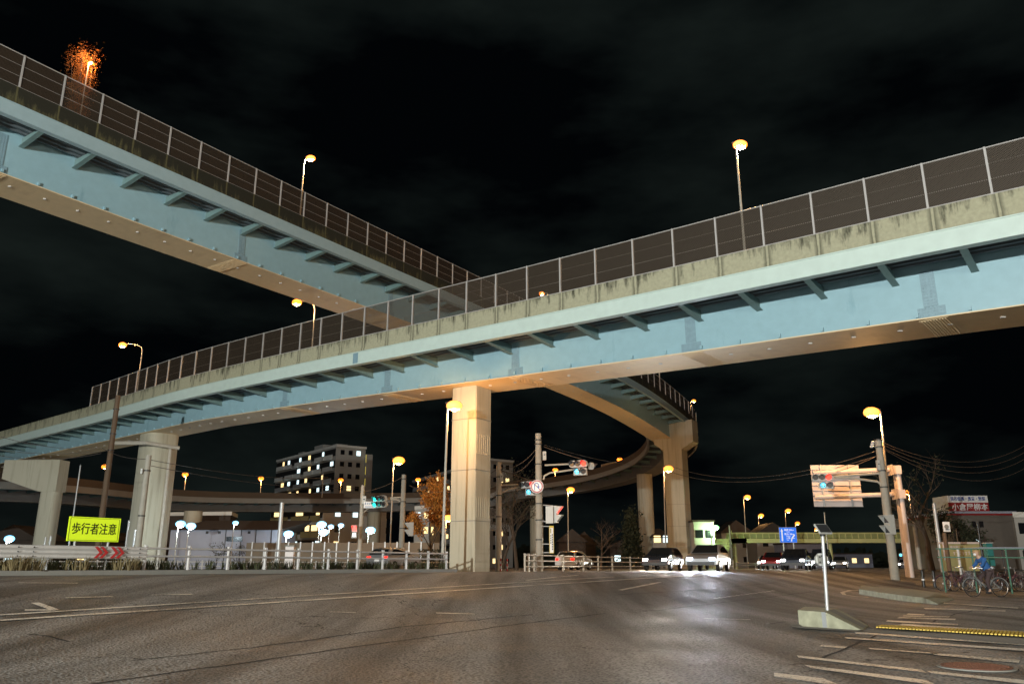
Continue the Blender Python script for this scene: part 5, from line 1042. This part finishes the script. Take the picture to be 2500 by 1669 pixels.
for a in (('grey flat roofed house right beside the tall pier', 1697, 1747, 105, 1273, 0, 'wall_grey', .1), ('house with a pale gable behind the footbridge left of the direction sign', 1850, 1935, 150, 1305, 2.2, 'wall_grey', .2), ('white low shop with small windows below the direction sign', 1925, 2010, 135, 1327, 0, 'shed_wall', .3),
          ('dark hipped roof house between the round column and the tall pier', 1595, 1640, 125, 1312, 1.5, 'wall_grey', 1), ('dark gabled house seen below the banner', 1365, 1430, 130, 1322, 2.0, 'roof_dark', .2), ('dark gabled house between the far lamp and the bare tree', 1400, 1455, 150, 1330, 2.4, 'roof_dark', .4), ('dark house with lit ground floor right of the bare tree', 1490, 1560, 140, 1335, 1.4, 'roof_dark', .8),
          ('low roof behind the footbridge stairs', 1765, 1840, 160, 1300, 2.4, 'wall_grey', 0), ('bright little shop deep under the footbridge', 2040, 2130, 190, 1352, 0, 'shed_wall', 1), ('far lit shop row right of the orange pole', 2232, 2300, 180, 1358, 0, 'shed_wall', 1), ('dark house at the far left behind the crosshead pier', -40, 90, 110, 1318, 2.0, 'roof_dark', .2), ('dark shed behind the yellow sign', 175, 330, 105, 1320, 1.2, 'roof_dark', .1)):
    house(*a, rnd=len(a[0]), hip='hip' in a[0])
# shop with roof sign
Y = 84; x0, x1 = xat(2322, Y, 6), xat(2474, Y, 6); zt = zat(1257, Y); th = thing('shop_building', 'dim white walled shop at the right edge under a red and white roof sign', 'shop', (x0, Y, .8))
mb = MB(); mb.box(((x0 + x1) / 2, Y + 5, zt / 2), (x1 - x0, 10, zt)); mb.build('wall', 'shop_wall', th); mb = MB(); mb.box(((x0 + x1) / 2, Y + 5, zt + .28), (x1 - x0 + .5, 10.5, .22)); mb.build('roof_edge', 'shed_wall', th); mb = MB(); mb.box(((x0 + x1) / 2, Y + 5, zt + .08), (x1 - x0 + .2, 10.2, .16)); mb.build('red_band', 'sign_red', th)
for px, py, m in ((2382, 1279, 'win_dark'), (2400, 1279, 'win_dark'), (2387, 1319, 'win_cool')): mb = MB(); mb.box((xat(px, Y, 4), Y - .03, zat(py, Y)), (.42, .06, .6)); mb.build('window', m, th)
mb = MB(); mb.box((xat(2474, Y, 5) + .25, Y - .1, zt / 2), (.5, .3, zt)); mb.build('downpipe', 'kerb', th)
za, zb, zc_ = zat(1209, Y), zat(1226, Y), zat(1250, Y); xa, xb = xat(2310, Y, 9), xat(2407, Y, 9); th = thing('roof_sign', 'boxy roof sign, blue characters on white above pale characters on dark red', 'sign', ((xa + xb) / 2, Y, zc_))
mb = MB(); mb.box(((xa + xb) / 2, Y + 1.6, (za + zc_) / 2), (xb - xa, 3.0, za - zc_)); mb.build('box', 'wall_grey', th)
mb = MB(); mb.box(((xa + xb) / 2, Y + .06, (za + zb) / 2), (xb - xa, .06, za - zb - .01)); mb.build('white_panel', 'sign_white', th); mb = MB(); mb.box(((xa + xb) / 2, Y + .06, (zb + zc_) / 2), (xb - xa, .06, zb - zc_)); mb.build('red_panel', 'sign_red', th)
text('昆布佃煮・煮豆・惣菜', (za - zb) * .62, 'sign_navy', th, 'lettering', ((xa + xb) / 2, Y + .02, (za + zb) / 2), (1, 0, 0), ZU, (0, -1, 0), .02, .006, .82)
text('小倉屋柳本', (zb - zc_) * .74, 'sign_white', th, 'lettering', ((xa + xb) / 2 + .1, Y + .02, (zb + zc_) / 2), (1, 0, 0), ZU, (0, -1, 0), .02, .012, 1.02)
mb = MB(); mb.box((xb + .02, Y + 1.2, (za + zb) / 2 + .1), (.04, .6, .7)); mb.box((xb + .02, Y + 1.6, (zb + zc_) / 2 + .2), (.04, 1.6, .35)); mb.build('side_mark', 'dark', th)
th, _ = block('dark green grey building with black windows at the right edge', fp(2478, 80, 5), fp(2600, 80, 5), fp(2640, 90, 5), zat(1262, 80), 2, balc=False, nb=4, rnd=4, lit=0, nwin=0, wallm='wall_grey', cat='building', name='office_building')
# advertising wall, canopy, teal booth
Y = 56; xa, xb = xat(2298, Y, 2.5), xat(2390, Y, 2.5); za, zb = zat(1327, Y), zat(1357, Y); th = thing('sign_wall', 'olive sign wall with pale lettering and a pink end panel with a dark emblem', 'sign', ((xa + xb) / 2, Y, .8))
mb = MB(); mb.box(((xa + xb) / 2, Y, (za + .8) / 2), (xb - xa, .3, za - .8)); mb.build('board', 'board_green', th); mb = MB(); mb.box(((xa + xb) / 2, Y - .03, za + .06), (xb - xa + .1, .42, .12)); mb.build('coping', 'panel_pink', th); mb = MB(); mb.box((xa + .18, Y - .17, (za + zb) / 2 - .1), (.38, .05, za - zb + .3)); mb.build('end_panel', 'panel_pink', th)
mb = MB()
for a_, z_ in ((0, .07), (0, -.07)): mb.tube([(xa + .18 + .07 * math.cos(k / 10 * 2 * math.pi), Y - .21, za - .3 + z_ + .07 * math.sin(k / 10 * 2 * math.pi)) for k in range(11)], .016, 5)
mb.build('emblem', 'rust', th); text('埼玉県立', .19, 'panel_pink', th, 'lettering', (xa + .85, Y - .155, za - .22), (1, 0, 0), ZU, (0, -1, 0), .01, .004)
mb = MB()
for k in range(9): mb.box((xa + .72 + k * .2, Y - .16, za - .56 + .02 * (k % 3)), (.13, .02, .05)); mb.box((xa + .72 + k * .2, Y - .16, za - .66 + .02 * (k % 2)), (.05, .02, .13))
mb.build('worn_lettering', 'panel_pink', th)
Y = 44; th = thing('bicycle_shelter', 'low flat bicycle shelter roof with thin posts behind the cyclist', 'shelter', P(2450, 1338, Y)); q = P(2440, 1337, Y); mb = MB(); mb.box(q + Vector((.3, .6, 0)), (3.0, 1.6, .08)); mb.build('roof', 'shed_wall', th)
for dx in (-.9, .4, 1.6): mb = MB(); mb.tube([(q.x + dx, q.y + .5, 0), (q.x + dx, q.y + .5, q.z)], .035, 8); mb.build('post', 'dark', th)
Y = 50; c = P(2411, 1330, Y); th = thing('teal_booth', 'small teal painted booth in front of the shop wall', 'booth', (c.x, Y, .4)); mb = MB(); mb.box((c.x, Y, c.z - .55), (.36, .4, 1.3)); mb.build('box', 'teal', th); mb = MB(); mb.box((c.x, Y, c.z + .13), (.44, .48, .05)); mb.build('cap', 'galv', th)
mb = MB(); mb.tube([(c.x, Y, .3), (c.x, Y, c.z - 1.2)], .08, 8); mb.build('leg', 'galv', th)
pole('thin dark service pole on the teal booth', 2407, 52, 1276, .07, 'black', 'service_pole', .06)
# ---- footbridge
Y = 112; zr, zd, zu = zat(1300, Y), zat(1314, Y), zat(1324, Y); xa, xb = xat(1784, Y, 5), xat(2345, Y, 5); th = thing('footbridge', 'long yellowish green pedestrian footbridge with panelled railings across the road', 'footbridge', ((xa + xb) / 2, Y, .84))
mb = MB(); mb.box(((xa + xb) / 2, Y + 1.2, (zd + zu) / 2), (xb - xa, 2.4, zd - zu)); mb.build('deck', 'footbridge_lit_tint', th)
for yy, nm in ((Y + .03, 1), (Y + 2.35, 2)):
    mb = MB(); mb.box(((xa + xb) / 2, yy, zr), (xb - xa, .10, .09)); mb.build('handrail', 'footbridge_lit_tint', th)
    mb = MB(); mb.box(((xa + xb) / 2, yy + .03, (zr + zd) / 2 - .03), (xb - xa, .02, (zr - zd) * .72)); mb.build('rail_panel', 'fb_panel', th)
n_ = 36
for k in range(n_ + 1): mb = MB(); mb.box((xa + (xb - xa) * k / n_, Y - .04, (zr + zd) / 2), (.10, .08, zr - zd)); mb.build('rail_post', 'footbridge_lit_tint', th)
for px in (1800, 2036, 2300): x = xat(px, Y, 3); mb = MB(); mb.tube([(x, Y + 1.2, .3), (x, Y + 1.2, zu)], .28, 12); mb.build('column', 'footbridge_lit_tint', th)
top = Vector((xat(1772, Y, 5), Y + 1.0, zd)); bot = Vector((xat(1741, Y - 9, 1), Y - 9, gz(30, 100))); dS = (bot - top); side = Vector((1, -.1, 0)).normalized() * 1.1
mb = MB(); n_ = 16
for k in range(n_):
    q = top.lerp(bot, (k + .5) / n_); mb.box(q, (2.2, abs(dS.y) / n_ + .08, .16))
mb.build('stairs', 'footbridge_lit_tint', th)
for sd in (-1, 1):
    o_ = Vector((1.1 * sd, 0, 0)); mb = MB(); mb.bar(top + o_ + ZU * 1.1, bot + o_ + ZU * 1.1, .07, .07); mb.bar(top + o_ + ZU * .1, bot + o_ + ZU * .1, .06, .25)
    for k in range(9): q = top.lerp(bot, k / 8) + o_; mb.bar(q, q + ZU * 1.1, .05, .05)
    mb.build('stair_railing', 'footbridge_lit_tint', th)
mb = MB(); mb.box((top.x + 1.2, Y + 1.2, (zd + zu) / 2), (3.2, 2.4, zd - zu)); mb.build('landing', 'footbridge_lit_tint', th)
# ================================================================== trees
def tree(label, base, h, kind, spread=.45, seed=1, leafm=None, n=1400, r0=None, name='tree', crown0=.35, ls=.16, trunkm='bark', twigs=None):
    rg = random.Random(seed); base = Vector(base); th = thing(name, label, 'tree', base); br = MB(); tips = []
    def grow(p, d, l, r, lev):
        segs = 4; pts = [p]; rs = [r]
        for i in range(segs):
            d = (d + Vector((rg.uniform(-1, 1), rg.uniform(-1, 1), rg.uniform(-.4, .9))) * .16).normalized(); p = p + d * l / segs; pts.append(p); rs.append(r * (1 - .55 * (i + 1) / segs))
            if lev > 0 and i >= 1:
                for _ in range(2 if lev > 1 else 2):
                    a = rg.uniform(0, 6.28); q = (d * .75 + Vector((math.cos(a), math.sin(a), .15)) * spread * 1.6).normalized(); grow(p, q, l * rg.uniform(.5, .68), rs[-1] * .6, lev - 1)
        br.tube(pts, rs, 6 if lev < 2 else 9, cap=False)
        if lev <= 1: tips.extend(pts[2:])
        if lev == 0: tips.append(p)
    r0 = r0 or h * .022
    if kind == 'conifer':
        br.tube([base, base + Vector((0, 0, h))], r0, 8, r0 * .2)
        for _ in range(n):
            t = rg.random() ** .7; z = h * (.1 + .9 * (1 - t)); a = rg.uniform(0, 6.28); rr = t * h * spread * rg.uniform(.3, 1); tips.append(base + Vector((rr * math.cos(a), rr * math.sin(a), h * (.08 + .92 * (1 - t)))))
    else: grow(base, Vector((0, 0, 1)), h * .62, r0, 3)
    br.build('trunk', trunkm, th)
    if leafm:
        lf = MB()
        for k in range(n):
            c = rg.choice(tips) + Vector((rg.gauss(0, 1), rg.gauss(0, 1), rg.gauss(0, 1))) * ls * 1.6
            a = Vector((rg.uniform(-1, 1), rg.uniform(-1, 1), rg.uniform(-1, 1))).normalized(); b = a.cross(Vector((rg.uniform(-1, 1), rg.uniform(-1, 1), 1))).normalized(); s_ = ls * rg.uniform(.5, 1.2)
            lf.add([c - a * s_, c + b * s_ * .55, c + a * s_, c - b * s_ * .55], [(0, 1, 2, 3)])
        lf.build('crown', leafm, th)
    return th
b = G(1058, 74); tree('autumn tree with orange leaves lit beside the slim pier', b, zat(1222, 74) - b.z, 'broad', .36, 4, 'leaf_orange', 9500, ls=.125)
b = G(1468, 88); tree('small bare spreading tree below the red signal', b, 4.6, 'bare', .55, 9, None, trunkm='twig', r0=.12)
b = G(1262, 82); tree('large bare winter tree between the orange lit pole and the grey pole', b, 8.8, 'bare', .5, 21, 'leaf_dark', 700, ls=.1)
b = G(1228, 84); tree('bare winter tree close behind the orange lit pole', b, 7.5, 'bare', .5, 22, 'leaf_dark', 500, ls=.1)
b = G(1545, 118); tree('dark cypress silhouette left of the round column', b, zat(1248, 118) - b.z, 'conifer', .17, 3, 'leaf_dark', 3000, ls=.3)
b = G(2276, 64); tree('dark leafless tree with a forked trunk between the poles and the shop', b, 7.0, 'bare', .42, 31, 'leaf_dark', 350, r0=.26, ls=.14)
b = G(2345, 76); tree('dark bushy tree in front of the shop wall under the roof sign', b, 4.3, 'broad', .5, 33, 'leaf_dark', 2200, ls=.16)
for px, Y, h, sd in ((575, 92, 2.4, 41), (527, 90, 2.6, 42)): b = G(px, Y); tree('small wind bent shrub in front of the shed ' + ('window' if px > 550 else 'left of its window'), b, h, 'bare', .6, sd, 'grass', 240, ls=.1, r0=.05, name='shrub')
for px, Y, h, lb in ((1060, 66, 1.6, 'clipped dark hedge at the foot of the orange tree'),):
    b = G(px, Y); th = thing('hedge', lb, 'hedge', b); rg = random.Random(5); lf = MB()
    for k in range(1600):
        c = b + Vector((rg.uniform(-1.3, 1.3), rg.uniform(-.5, .5), rg.uniform(0, h))); a = Vector((rg.uniform(-1, 1), rg.uniform(-1, 1), rg.uniform(-1, 1))).normalized(); q = a.cross(ZU).normalized(); lf.add([c - a * .09, c + q * .05, c + a * .09, c - q * .05], [(0, 1, 2, 3)])
    lf.build('foliage', 'leaf_dark', th)
# orange leaved tree top behind the upper left fence, glowing from the deck lamp inside it
s_ = s_of(PAp, 168, HA - .6); b = PAp.at(s_, HA - .6, -.72); zt = zat(92, b.y); zl = zat(150, b.y)
lamp('street lamp on the high bridge hidden inside the orange foliage at the upper left', b, (b.x, b.y, zl - .1), (.1, 0, 0), 900, 'orange', False, .05, .3)
th = thing('roadside_tree', 'orange glowing foliage rising behind the fence of the high bridge at the upper left', 'tree', b + Vector((-.6, .4, 0))); rg = random.Random(77); mb = MB(); o_ = b + Vector((-.5, .4, 0)); tips = []
for k in range(16):
    a = rg.uniform(0, 6.28); e = Vector((b.x + rg.choice((rg.uniform(-.9, .5), rg.uniform(-.5, .4))), b.y + rg.uniform(-.6, .9), rg.uniform(b.z + 1.2, zt - .5))); pts = [o_, o_.lerp(e, .5) + Vector((rg.uniform(-.3, .3), 0, .4)), e]; mb.tube(pts, [.05, .03, .01], 6); tips += [pts[1].lerp(e, t / 6) for t in range(7)]
mb.build('trunk', 'bark', th); lf = MB()
for k in range(15000):
    c = rg.choice(tips) + Vector((rg.gauss(0, .2), rg.gauss(0, .2), rg.gauss(0, .3))); a = Vector((rg.uniform(-1, 1), rg.uniform(-1, 1), rg.uniform(-1, 1))).normalized(); q = a.cross(ZU).normalized(); s2 = rg.uniform(.018, .042); lf.add([c - a * s2, c + q * s2 * .6, c + a * s2, c - q * s2 * .6], [(0, 1, 2, 3)])
lf.build('crown', 'leaf_rust', th)
# far dark tree belt
lf = MB(); rg = random.Random(8)
for k in range(9000):
    x = rg.uniform(-330, 330); Y = 300 + rg.uniform(-10, 10); h = 5 + 3.5 * math.sin(x * .05) + 2 * math.sin(x * .21 + 1) + rg.uniform(-1, 1); c = Vector((x, Y, rg.uniform(0, max(1.5, h)))); s2 = rg.uniform(.6, 1.4)
    a = Vector((rg.uniform(-1, 1), rg.uniform(-.3, .3), rg.uniform(-1, 1))).normalized(); q = a.cross(Vector((0, 1, 0))).normalized(); lf.add([c - a * s2, c + q * s2, c + a * s2, c - q * s2], [(0, 1, 2, 3)])
tag(lf.build('distant_trees', 'leaf_dark'), 'dark distant belt of trees along the horizon', kind='stuff')

# ================================================================== cyclist and parked bicycles
def bike(label, pos, rz, fm, group=None):
    th = thing('bicycle', label, 'bicycle', pos, group, rz=rz)      # faces local -X
    for x in (-.56, .52):
        mb = MB(); n = 28; mb.tube([(x + .325 * math.cos(2 * math.pi * i / n), 0, .335 + .325 * math.sin(2 * math.pi * i / n)) for i in range(n + 1)], .017, 6); w = mb.build('wheel', 'tyre', th, world=False)
        mb = MB(); mb.tube([(x + .305 * math.cos(2 * math.pi * i / n), 0, .335 + .305 * math.sin(2 * math.pi * i / n)) for i in range(n + 1)], .008, 5)
        for k in range(12): a = k * math.pi / 6; mb.bar((x, 0, .335), (x + .3 * math.cos(a), 0, .335 + .3 * math.sin(a)), .004, .004, (0, 1, 0))
        mb.disc((x, -.04, .335), (0, 1, 0), .03, .08, 8); mb.build('rim', 'rim', w, world=False)
        mb = MB(); mb.tube([(x + .365 * math.cos(R(a)), 0, .335 + .365 * math.sin(R(a))) for a in range(10, 171, 16)], .02, 5); mb.build('mudguard', fm, th, world=False)
    mb = MB()
    for a, c in (((-.40, 0, .86), (-.56, 0, .335)), ((-.42, 0, .78), (.0, 0, .30)), ((-.38, 0, .66), (.02, 0, .38)), ((.0, 0, .28), (.14, 0, .80)), ((.0, 0, .28), (.52, 0, .335)), ((.12, 0, .70), (.52, 0, .335))): mb.tube([a, c], .017, 8)
    mb.build('frame', fm, th, world=False)
    mb = MB(); mb.tube([(-.40, 0, .86), (-.38, 0, 1.0), (-.34, .0, 1.02)], .014, 6); mb.tube([(-.22, -.27, 1.03), (-.34, -.2, 1.05), (-.38, 0, 1.02), (-.34, .2, 1.05), (-.22, .27, 1.03)], .013, 6); mb.build('handlebar', 'rim', th, world=False)
    mb = MB(); mb.ball((.17, 0, .85), .14, .09, .035, 10, 6); mb.tube([(.14, 0, .78), (.15, 0, .85)], .014, 6); mb.build('saddle', 'dark', th, world=False)
    mb = MB()
    for k in range(7):
        for z in (.68, .84): pass
        x = -.74 + k * .05; mb.bar((x, -.15, .66), (x - .01, -.17, .88), .006, .006); mb.bar((x, .15, .66), (x - .01, .17, .88), .006, .006); mb.bar((x, -.15, .66), (x, .15, .66), .006, .006)
    for z, q in ((.88, .17), (.77, .16), (.66, .15)): mb.tube([(-.76, -q, z), (-.42, -q, z), (-.42, q, z), (-.76, q, z), (-.76, -q, z)], .006, 5)
    mb.build('basket', 'rim', th, world=False)
    mb = MB(); mb.tube([(-.0, -.06, .28), (.06, -.08, .14)], .01, 5); mb.box((.06, -.12, .14), (.09, .08, .02)); mb.tube([(-.0, .06, .28), (-.06, .08, .42)], .01, 5); mb.box((-.06, .12, .42), (.09, .08, .02)); mb.disc((0, -.045, .28), (0, 1, 0), .09, .012, 16); mb.build('pedals', 'dark', th, world=False)
    return th
Yc = 31.5; c = G(2412, Yc); bike('grey town bicycle ridden by the person in the blue jacket', c, R(4), 'frame_grey')
def skinned(name, verts, edges, radii, m, parent, root=0, sub=1):
    me = bpy.data.meshes.new(name); me.from_pydata([tuple(v) for v in verts], edges, []); me.update(); o = bpy.data.objects.new(name, me); COL.objects.link(o)
    s = o.modifiers.new('skin', 'SKIN')
    for i, r in enumerate(radii):
        sv = me.skin_vertices[0].data[i]; sv.radius = r if isinstance(r, tuple) else (r, r); sv.use_root = (i == root)
    s.use_smooth_shade = True; b = o.modifiers.new('sub', 'SUBSURF'); b.levels = sub + 1; b.render_levels = sub + 1
    me.materials.append(MATS[m]); o.parent = parent; return o
pr = thing('person', 'person in blue jacket, tan cap and white face mask riding a bicycle leftwards', 'person', c, rz=R(4))
V = [(.16, 0, .93), (.10, 0, 1.08), (-.02, 0, 1.28), (-.11, 0, 1.41), (-.17, 0, 1.50), (-.20, 0, 1.58),
     (-.06, .17, 1.37), (-.16, .22, 1.16), (-.30, .23, 1.09), (-.06, -.17, 1.37), (-.16, -.22, 1.16), (-.30, -.23, 1.09),
     (.13, .10, .88), (-.14, .11, .70), (-.05, .11, .44), (.02, .11, .30), (-.10, .12, .47), (.13, -.10, .88), (-.02, -.11, .55), (.06, -.11, .22), (-.06, -.12, .16)]
Eg = [(0, 1), (1, 2), (2, 3), (3, 4), (4, 5), (3, 6), (6, 7), (7, 8), (3, 9), (9, 10), (10, 11), (0, 12), (12, 13), (13, 14), (14, 16), (0, 17), (17, 18), (18, 19), (19, 20)]
V2 = [v for i, v in enumerate(V) if i != 15]; mp_ = {i: (i if i < 15 else i - 1) for i in range(21)}; Eg = [(mp_[a], mp_[b]) for a, b in Eg]
rad = [.13, .13, .14, .10, .052, .055, .06, .045, .032, .06, .045, .032, .085, .062, .04, .035, .085, .062, .042, .035]
skinned('body', V2, Eg, rad, 'skin', pr)
mb = MB(); mb.ball((-.235, 0, 1.655), .105, .08, .125, 16, 10); mb.ball((-.335, 0, 1.645), .02, .018, .028, 8, 6)
for sd in (-1, 1): mb.ball((-.225, sd * .08, 1.65), .02, .012, .033, 8, 6)
mb.build('head', 'skin', pr, world=False)
mb = MB()
for sd in (-1, 1): mb.ball((-.325, sd * .032, 1.675), .012, .014, .009, 8, 5)
mb.build('eyes', 'dark', pr, world=False)
mb = MB(); mb.ball((-.30, 0, 1.61), .055, .062, .06, 12, 8); mb.build('face_mask', 'mask', pr, world=False)
mb = MB(); n = 16; vs = []
for i in range(6):
    t = R(90) * i / 5; vs += [(-.225 + .118 * math.cos(t) * math.cos(2 * math.pi * k / n), .094 * math.cos(t) * math.sin(2 * math.pi * k / n), 1.69 + .10 * math.sin(t)) for k in range(n)]
mb.add(vs, [(i * n + k, i * n + (k + 1) % n, (i + 1) * n + (k + 1) % n, (i + 1) * n + k) for i in range(5) for k in range(n)]); mb.prism([(-.33, -.06, 1.692), (-.33, .06, 1.692), (-.41, .035, 1.68), (-.41, -.035, 1.68)], (0, 0, .012)); mb.sm = True; mb.build('cap', 'cap', pr, world=False)
JV = [(.17, 0, .90), (.10, 0, 1.08), (-.02, 0, 1.28), (-.10, 0, 1.40), (-.15, 0, 1.47), (-.06, .17, 1.37), (-.16, .225, 1.16), (-.29, .23, 1.09), (-.06, -.17, 1.37), (-.16, -.225, 1.16), (-.29, -.23, 1.09)]
skinned('jacket', JV, [(0, 1), (1, 2), (2, 3), (3, 4), (3, 5), (5, 6), (6, 7), (3, 8), (8, 9), (9, 10)], [.165, .165, .17, .125, .075, .08, .065, .052, .08, .065, .052], 'jacket', pr)
skinned('trousers', [(.16, 0, .90), (.13, .10, .87), (-.14, .11, .70), (-.05, .11, .50), (.13, -.10, .87), (-.02, -.11, .55), (.05, -.11, .27)], [(0, 1), (1, 2), (2, 3), (0, 4), (4, 5), (5, 6)], [.15, .105, .08, .06, .105, .08, .06], 'trousers', pr)
for sd, (x, z) in ((1, (-.09, .45)), (-1, (.0, .17))): mb = MB(); mb.ball((x - .02, sd * .12, z - .01), .13, .045, .045, 12, 6); mb.build('shoe', 'dark', pr, world=False)
for sd in (-1, 1):
    pts = []; ed = []; rr = []
    pts += [(-.30, sd * .23, 1.09), (-.345, sd * .235, 1.075)]; ed += [(0, 1)]; rr += [(.02, .034), (.018, .036)]
    for k in range(4):
        y = sd * (.235 + (k - 1.5) * .019); i0 = len(pts); L_ = (.03, .036, .033, .026)[k]; pts += [(-.365, y, 1.075), (-.365 - L_, y, 1.055), (-.362 - L_, y, 1.025), (-.345 - L_ * .4, y, 1.01)]; ed += [(1, i0), (i0, i0 + 1), (i0 + 1, i0 + 2), (i0 + 2, i0 + 3)]; rr += [.009, .0085, .008, .007]
    i0 = len(pts); pts += [(-.325, sd * .20, 1.06), (-.35, sd * .19, 1.03)]; ed += [(0, i0), (i0, i0 + 1)]; rr += [.011, .009]
    skinned('hand', pts, ed, rr, 'skin', pr)
for o_ in pr.children:
    if o_.name.split('.')[0] in ('head', 'eyes', 'face_mask', 'cap'): o_.location = (.035, 0, -.065)
proto = None
rows = [(2336, 37.0, 172, 'frame_dark'), (2358, 37.6, 8, 'frame_grey'), (2384, 38.6, 176, 'frame_dark'), (2436, 38.8, 4, 'frame_dark'), (2462, 38.2, 170, 'frame_grey'), (2484, 39, 2, 'frame_dark'), (2510, 38.4, 176, 'frame_dark')]
names = ['leftmost parked bicycle at the brown post', 'second parked bicycle from the brown post', 'parked bicycle just left of the cyclist', 'parked bicycle behind the back of the cyclist', 'parked bicycle right of the cyclist', 'second parked bicycle right of the cyclist', 'parked bicycle cut by the right edge']
for (px, Y, a, fm), nm in zip(rows, names):
    q = G(px, Y)
    if proto is None: proto = bike(nm, q, R(a), fm, 'bicycles parked behind the green fence')
    else:
        o = copy_tree(proto); o.location = q; o.rotation_euler = (0, 0, R(a)); o['label'] = nm
# green fence
th = thing('green_fence', 'thin green post and rail fence beside the cyclist', 'fence', G(2400, 35)); 
fa, fb = G(2300, 36), G(2540, 34.5); H_ = 1.80
for px in (2310, 2389, 2474, 2530):
    t = (px - 2300) / 240; q = fa.lerp(fb, t); mb = MB(); mb.tube([q, q + ZU * H_], .035, 8); mb.build('post', 'green_steel', th)
for z in (H_, 1.45): mb = MB(); mb.tube([fa + ZU * z, fb + ZU * z], .025, 6); mb.build('rail', 'green_steel', th)
for px, lb in ((2256, 'left black bollard with a reflective band'), (2283, 'right black bollard with a reflective band')):
    q = G(px, 40); th = thing('bollard', lb, 'bollard', q, 'black bollards'); mb = MB(); mb.tube([q, q + ZU * .75], .07, 12); mb.build('post', 'black', th); mb = MB(); mb.tube([q + ZU * .30, q + ZU * .37], .076, 12); mb.build('band', 'sign_white', th); mb = MB(); mb.ball(q + ZU * .76, .075, .075, .05, 10, 6); mb.build('cap', 'black', th)
# narrow gauge of delineators on the far left of the near bridge parapet
for px in (4, 28, 65, 122):
    s_ = s_of(PBp, px, -HB + .1); q = PBp.at(s_, -HB + .1, 0); th = thing('parapet_reflector', {4: 'first', 28: 'second', 65: 'third', 122: 'fourth'}[px] + ' small orange lit reflector from the left on the near bridge parapet', 'reflector', q, 'reflectors on the parapet'); mb = MB(); mb.tube([q, q + ZU * .5], .03, 6); mb.build('stem', 'galv', th); mb = MB(); mb.disc(q + Vector((0, -.05, .5)), (0, -1, 0), .12, .04, 12); mb.build('disc', 'pole_cream', th)
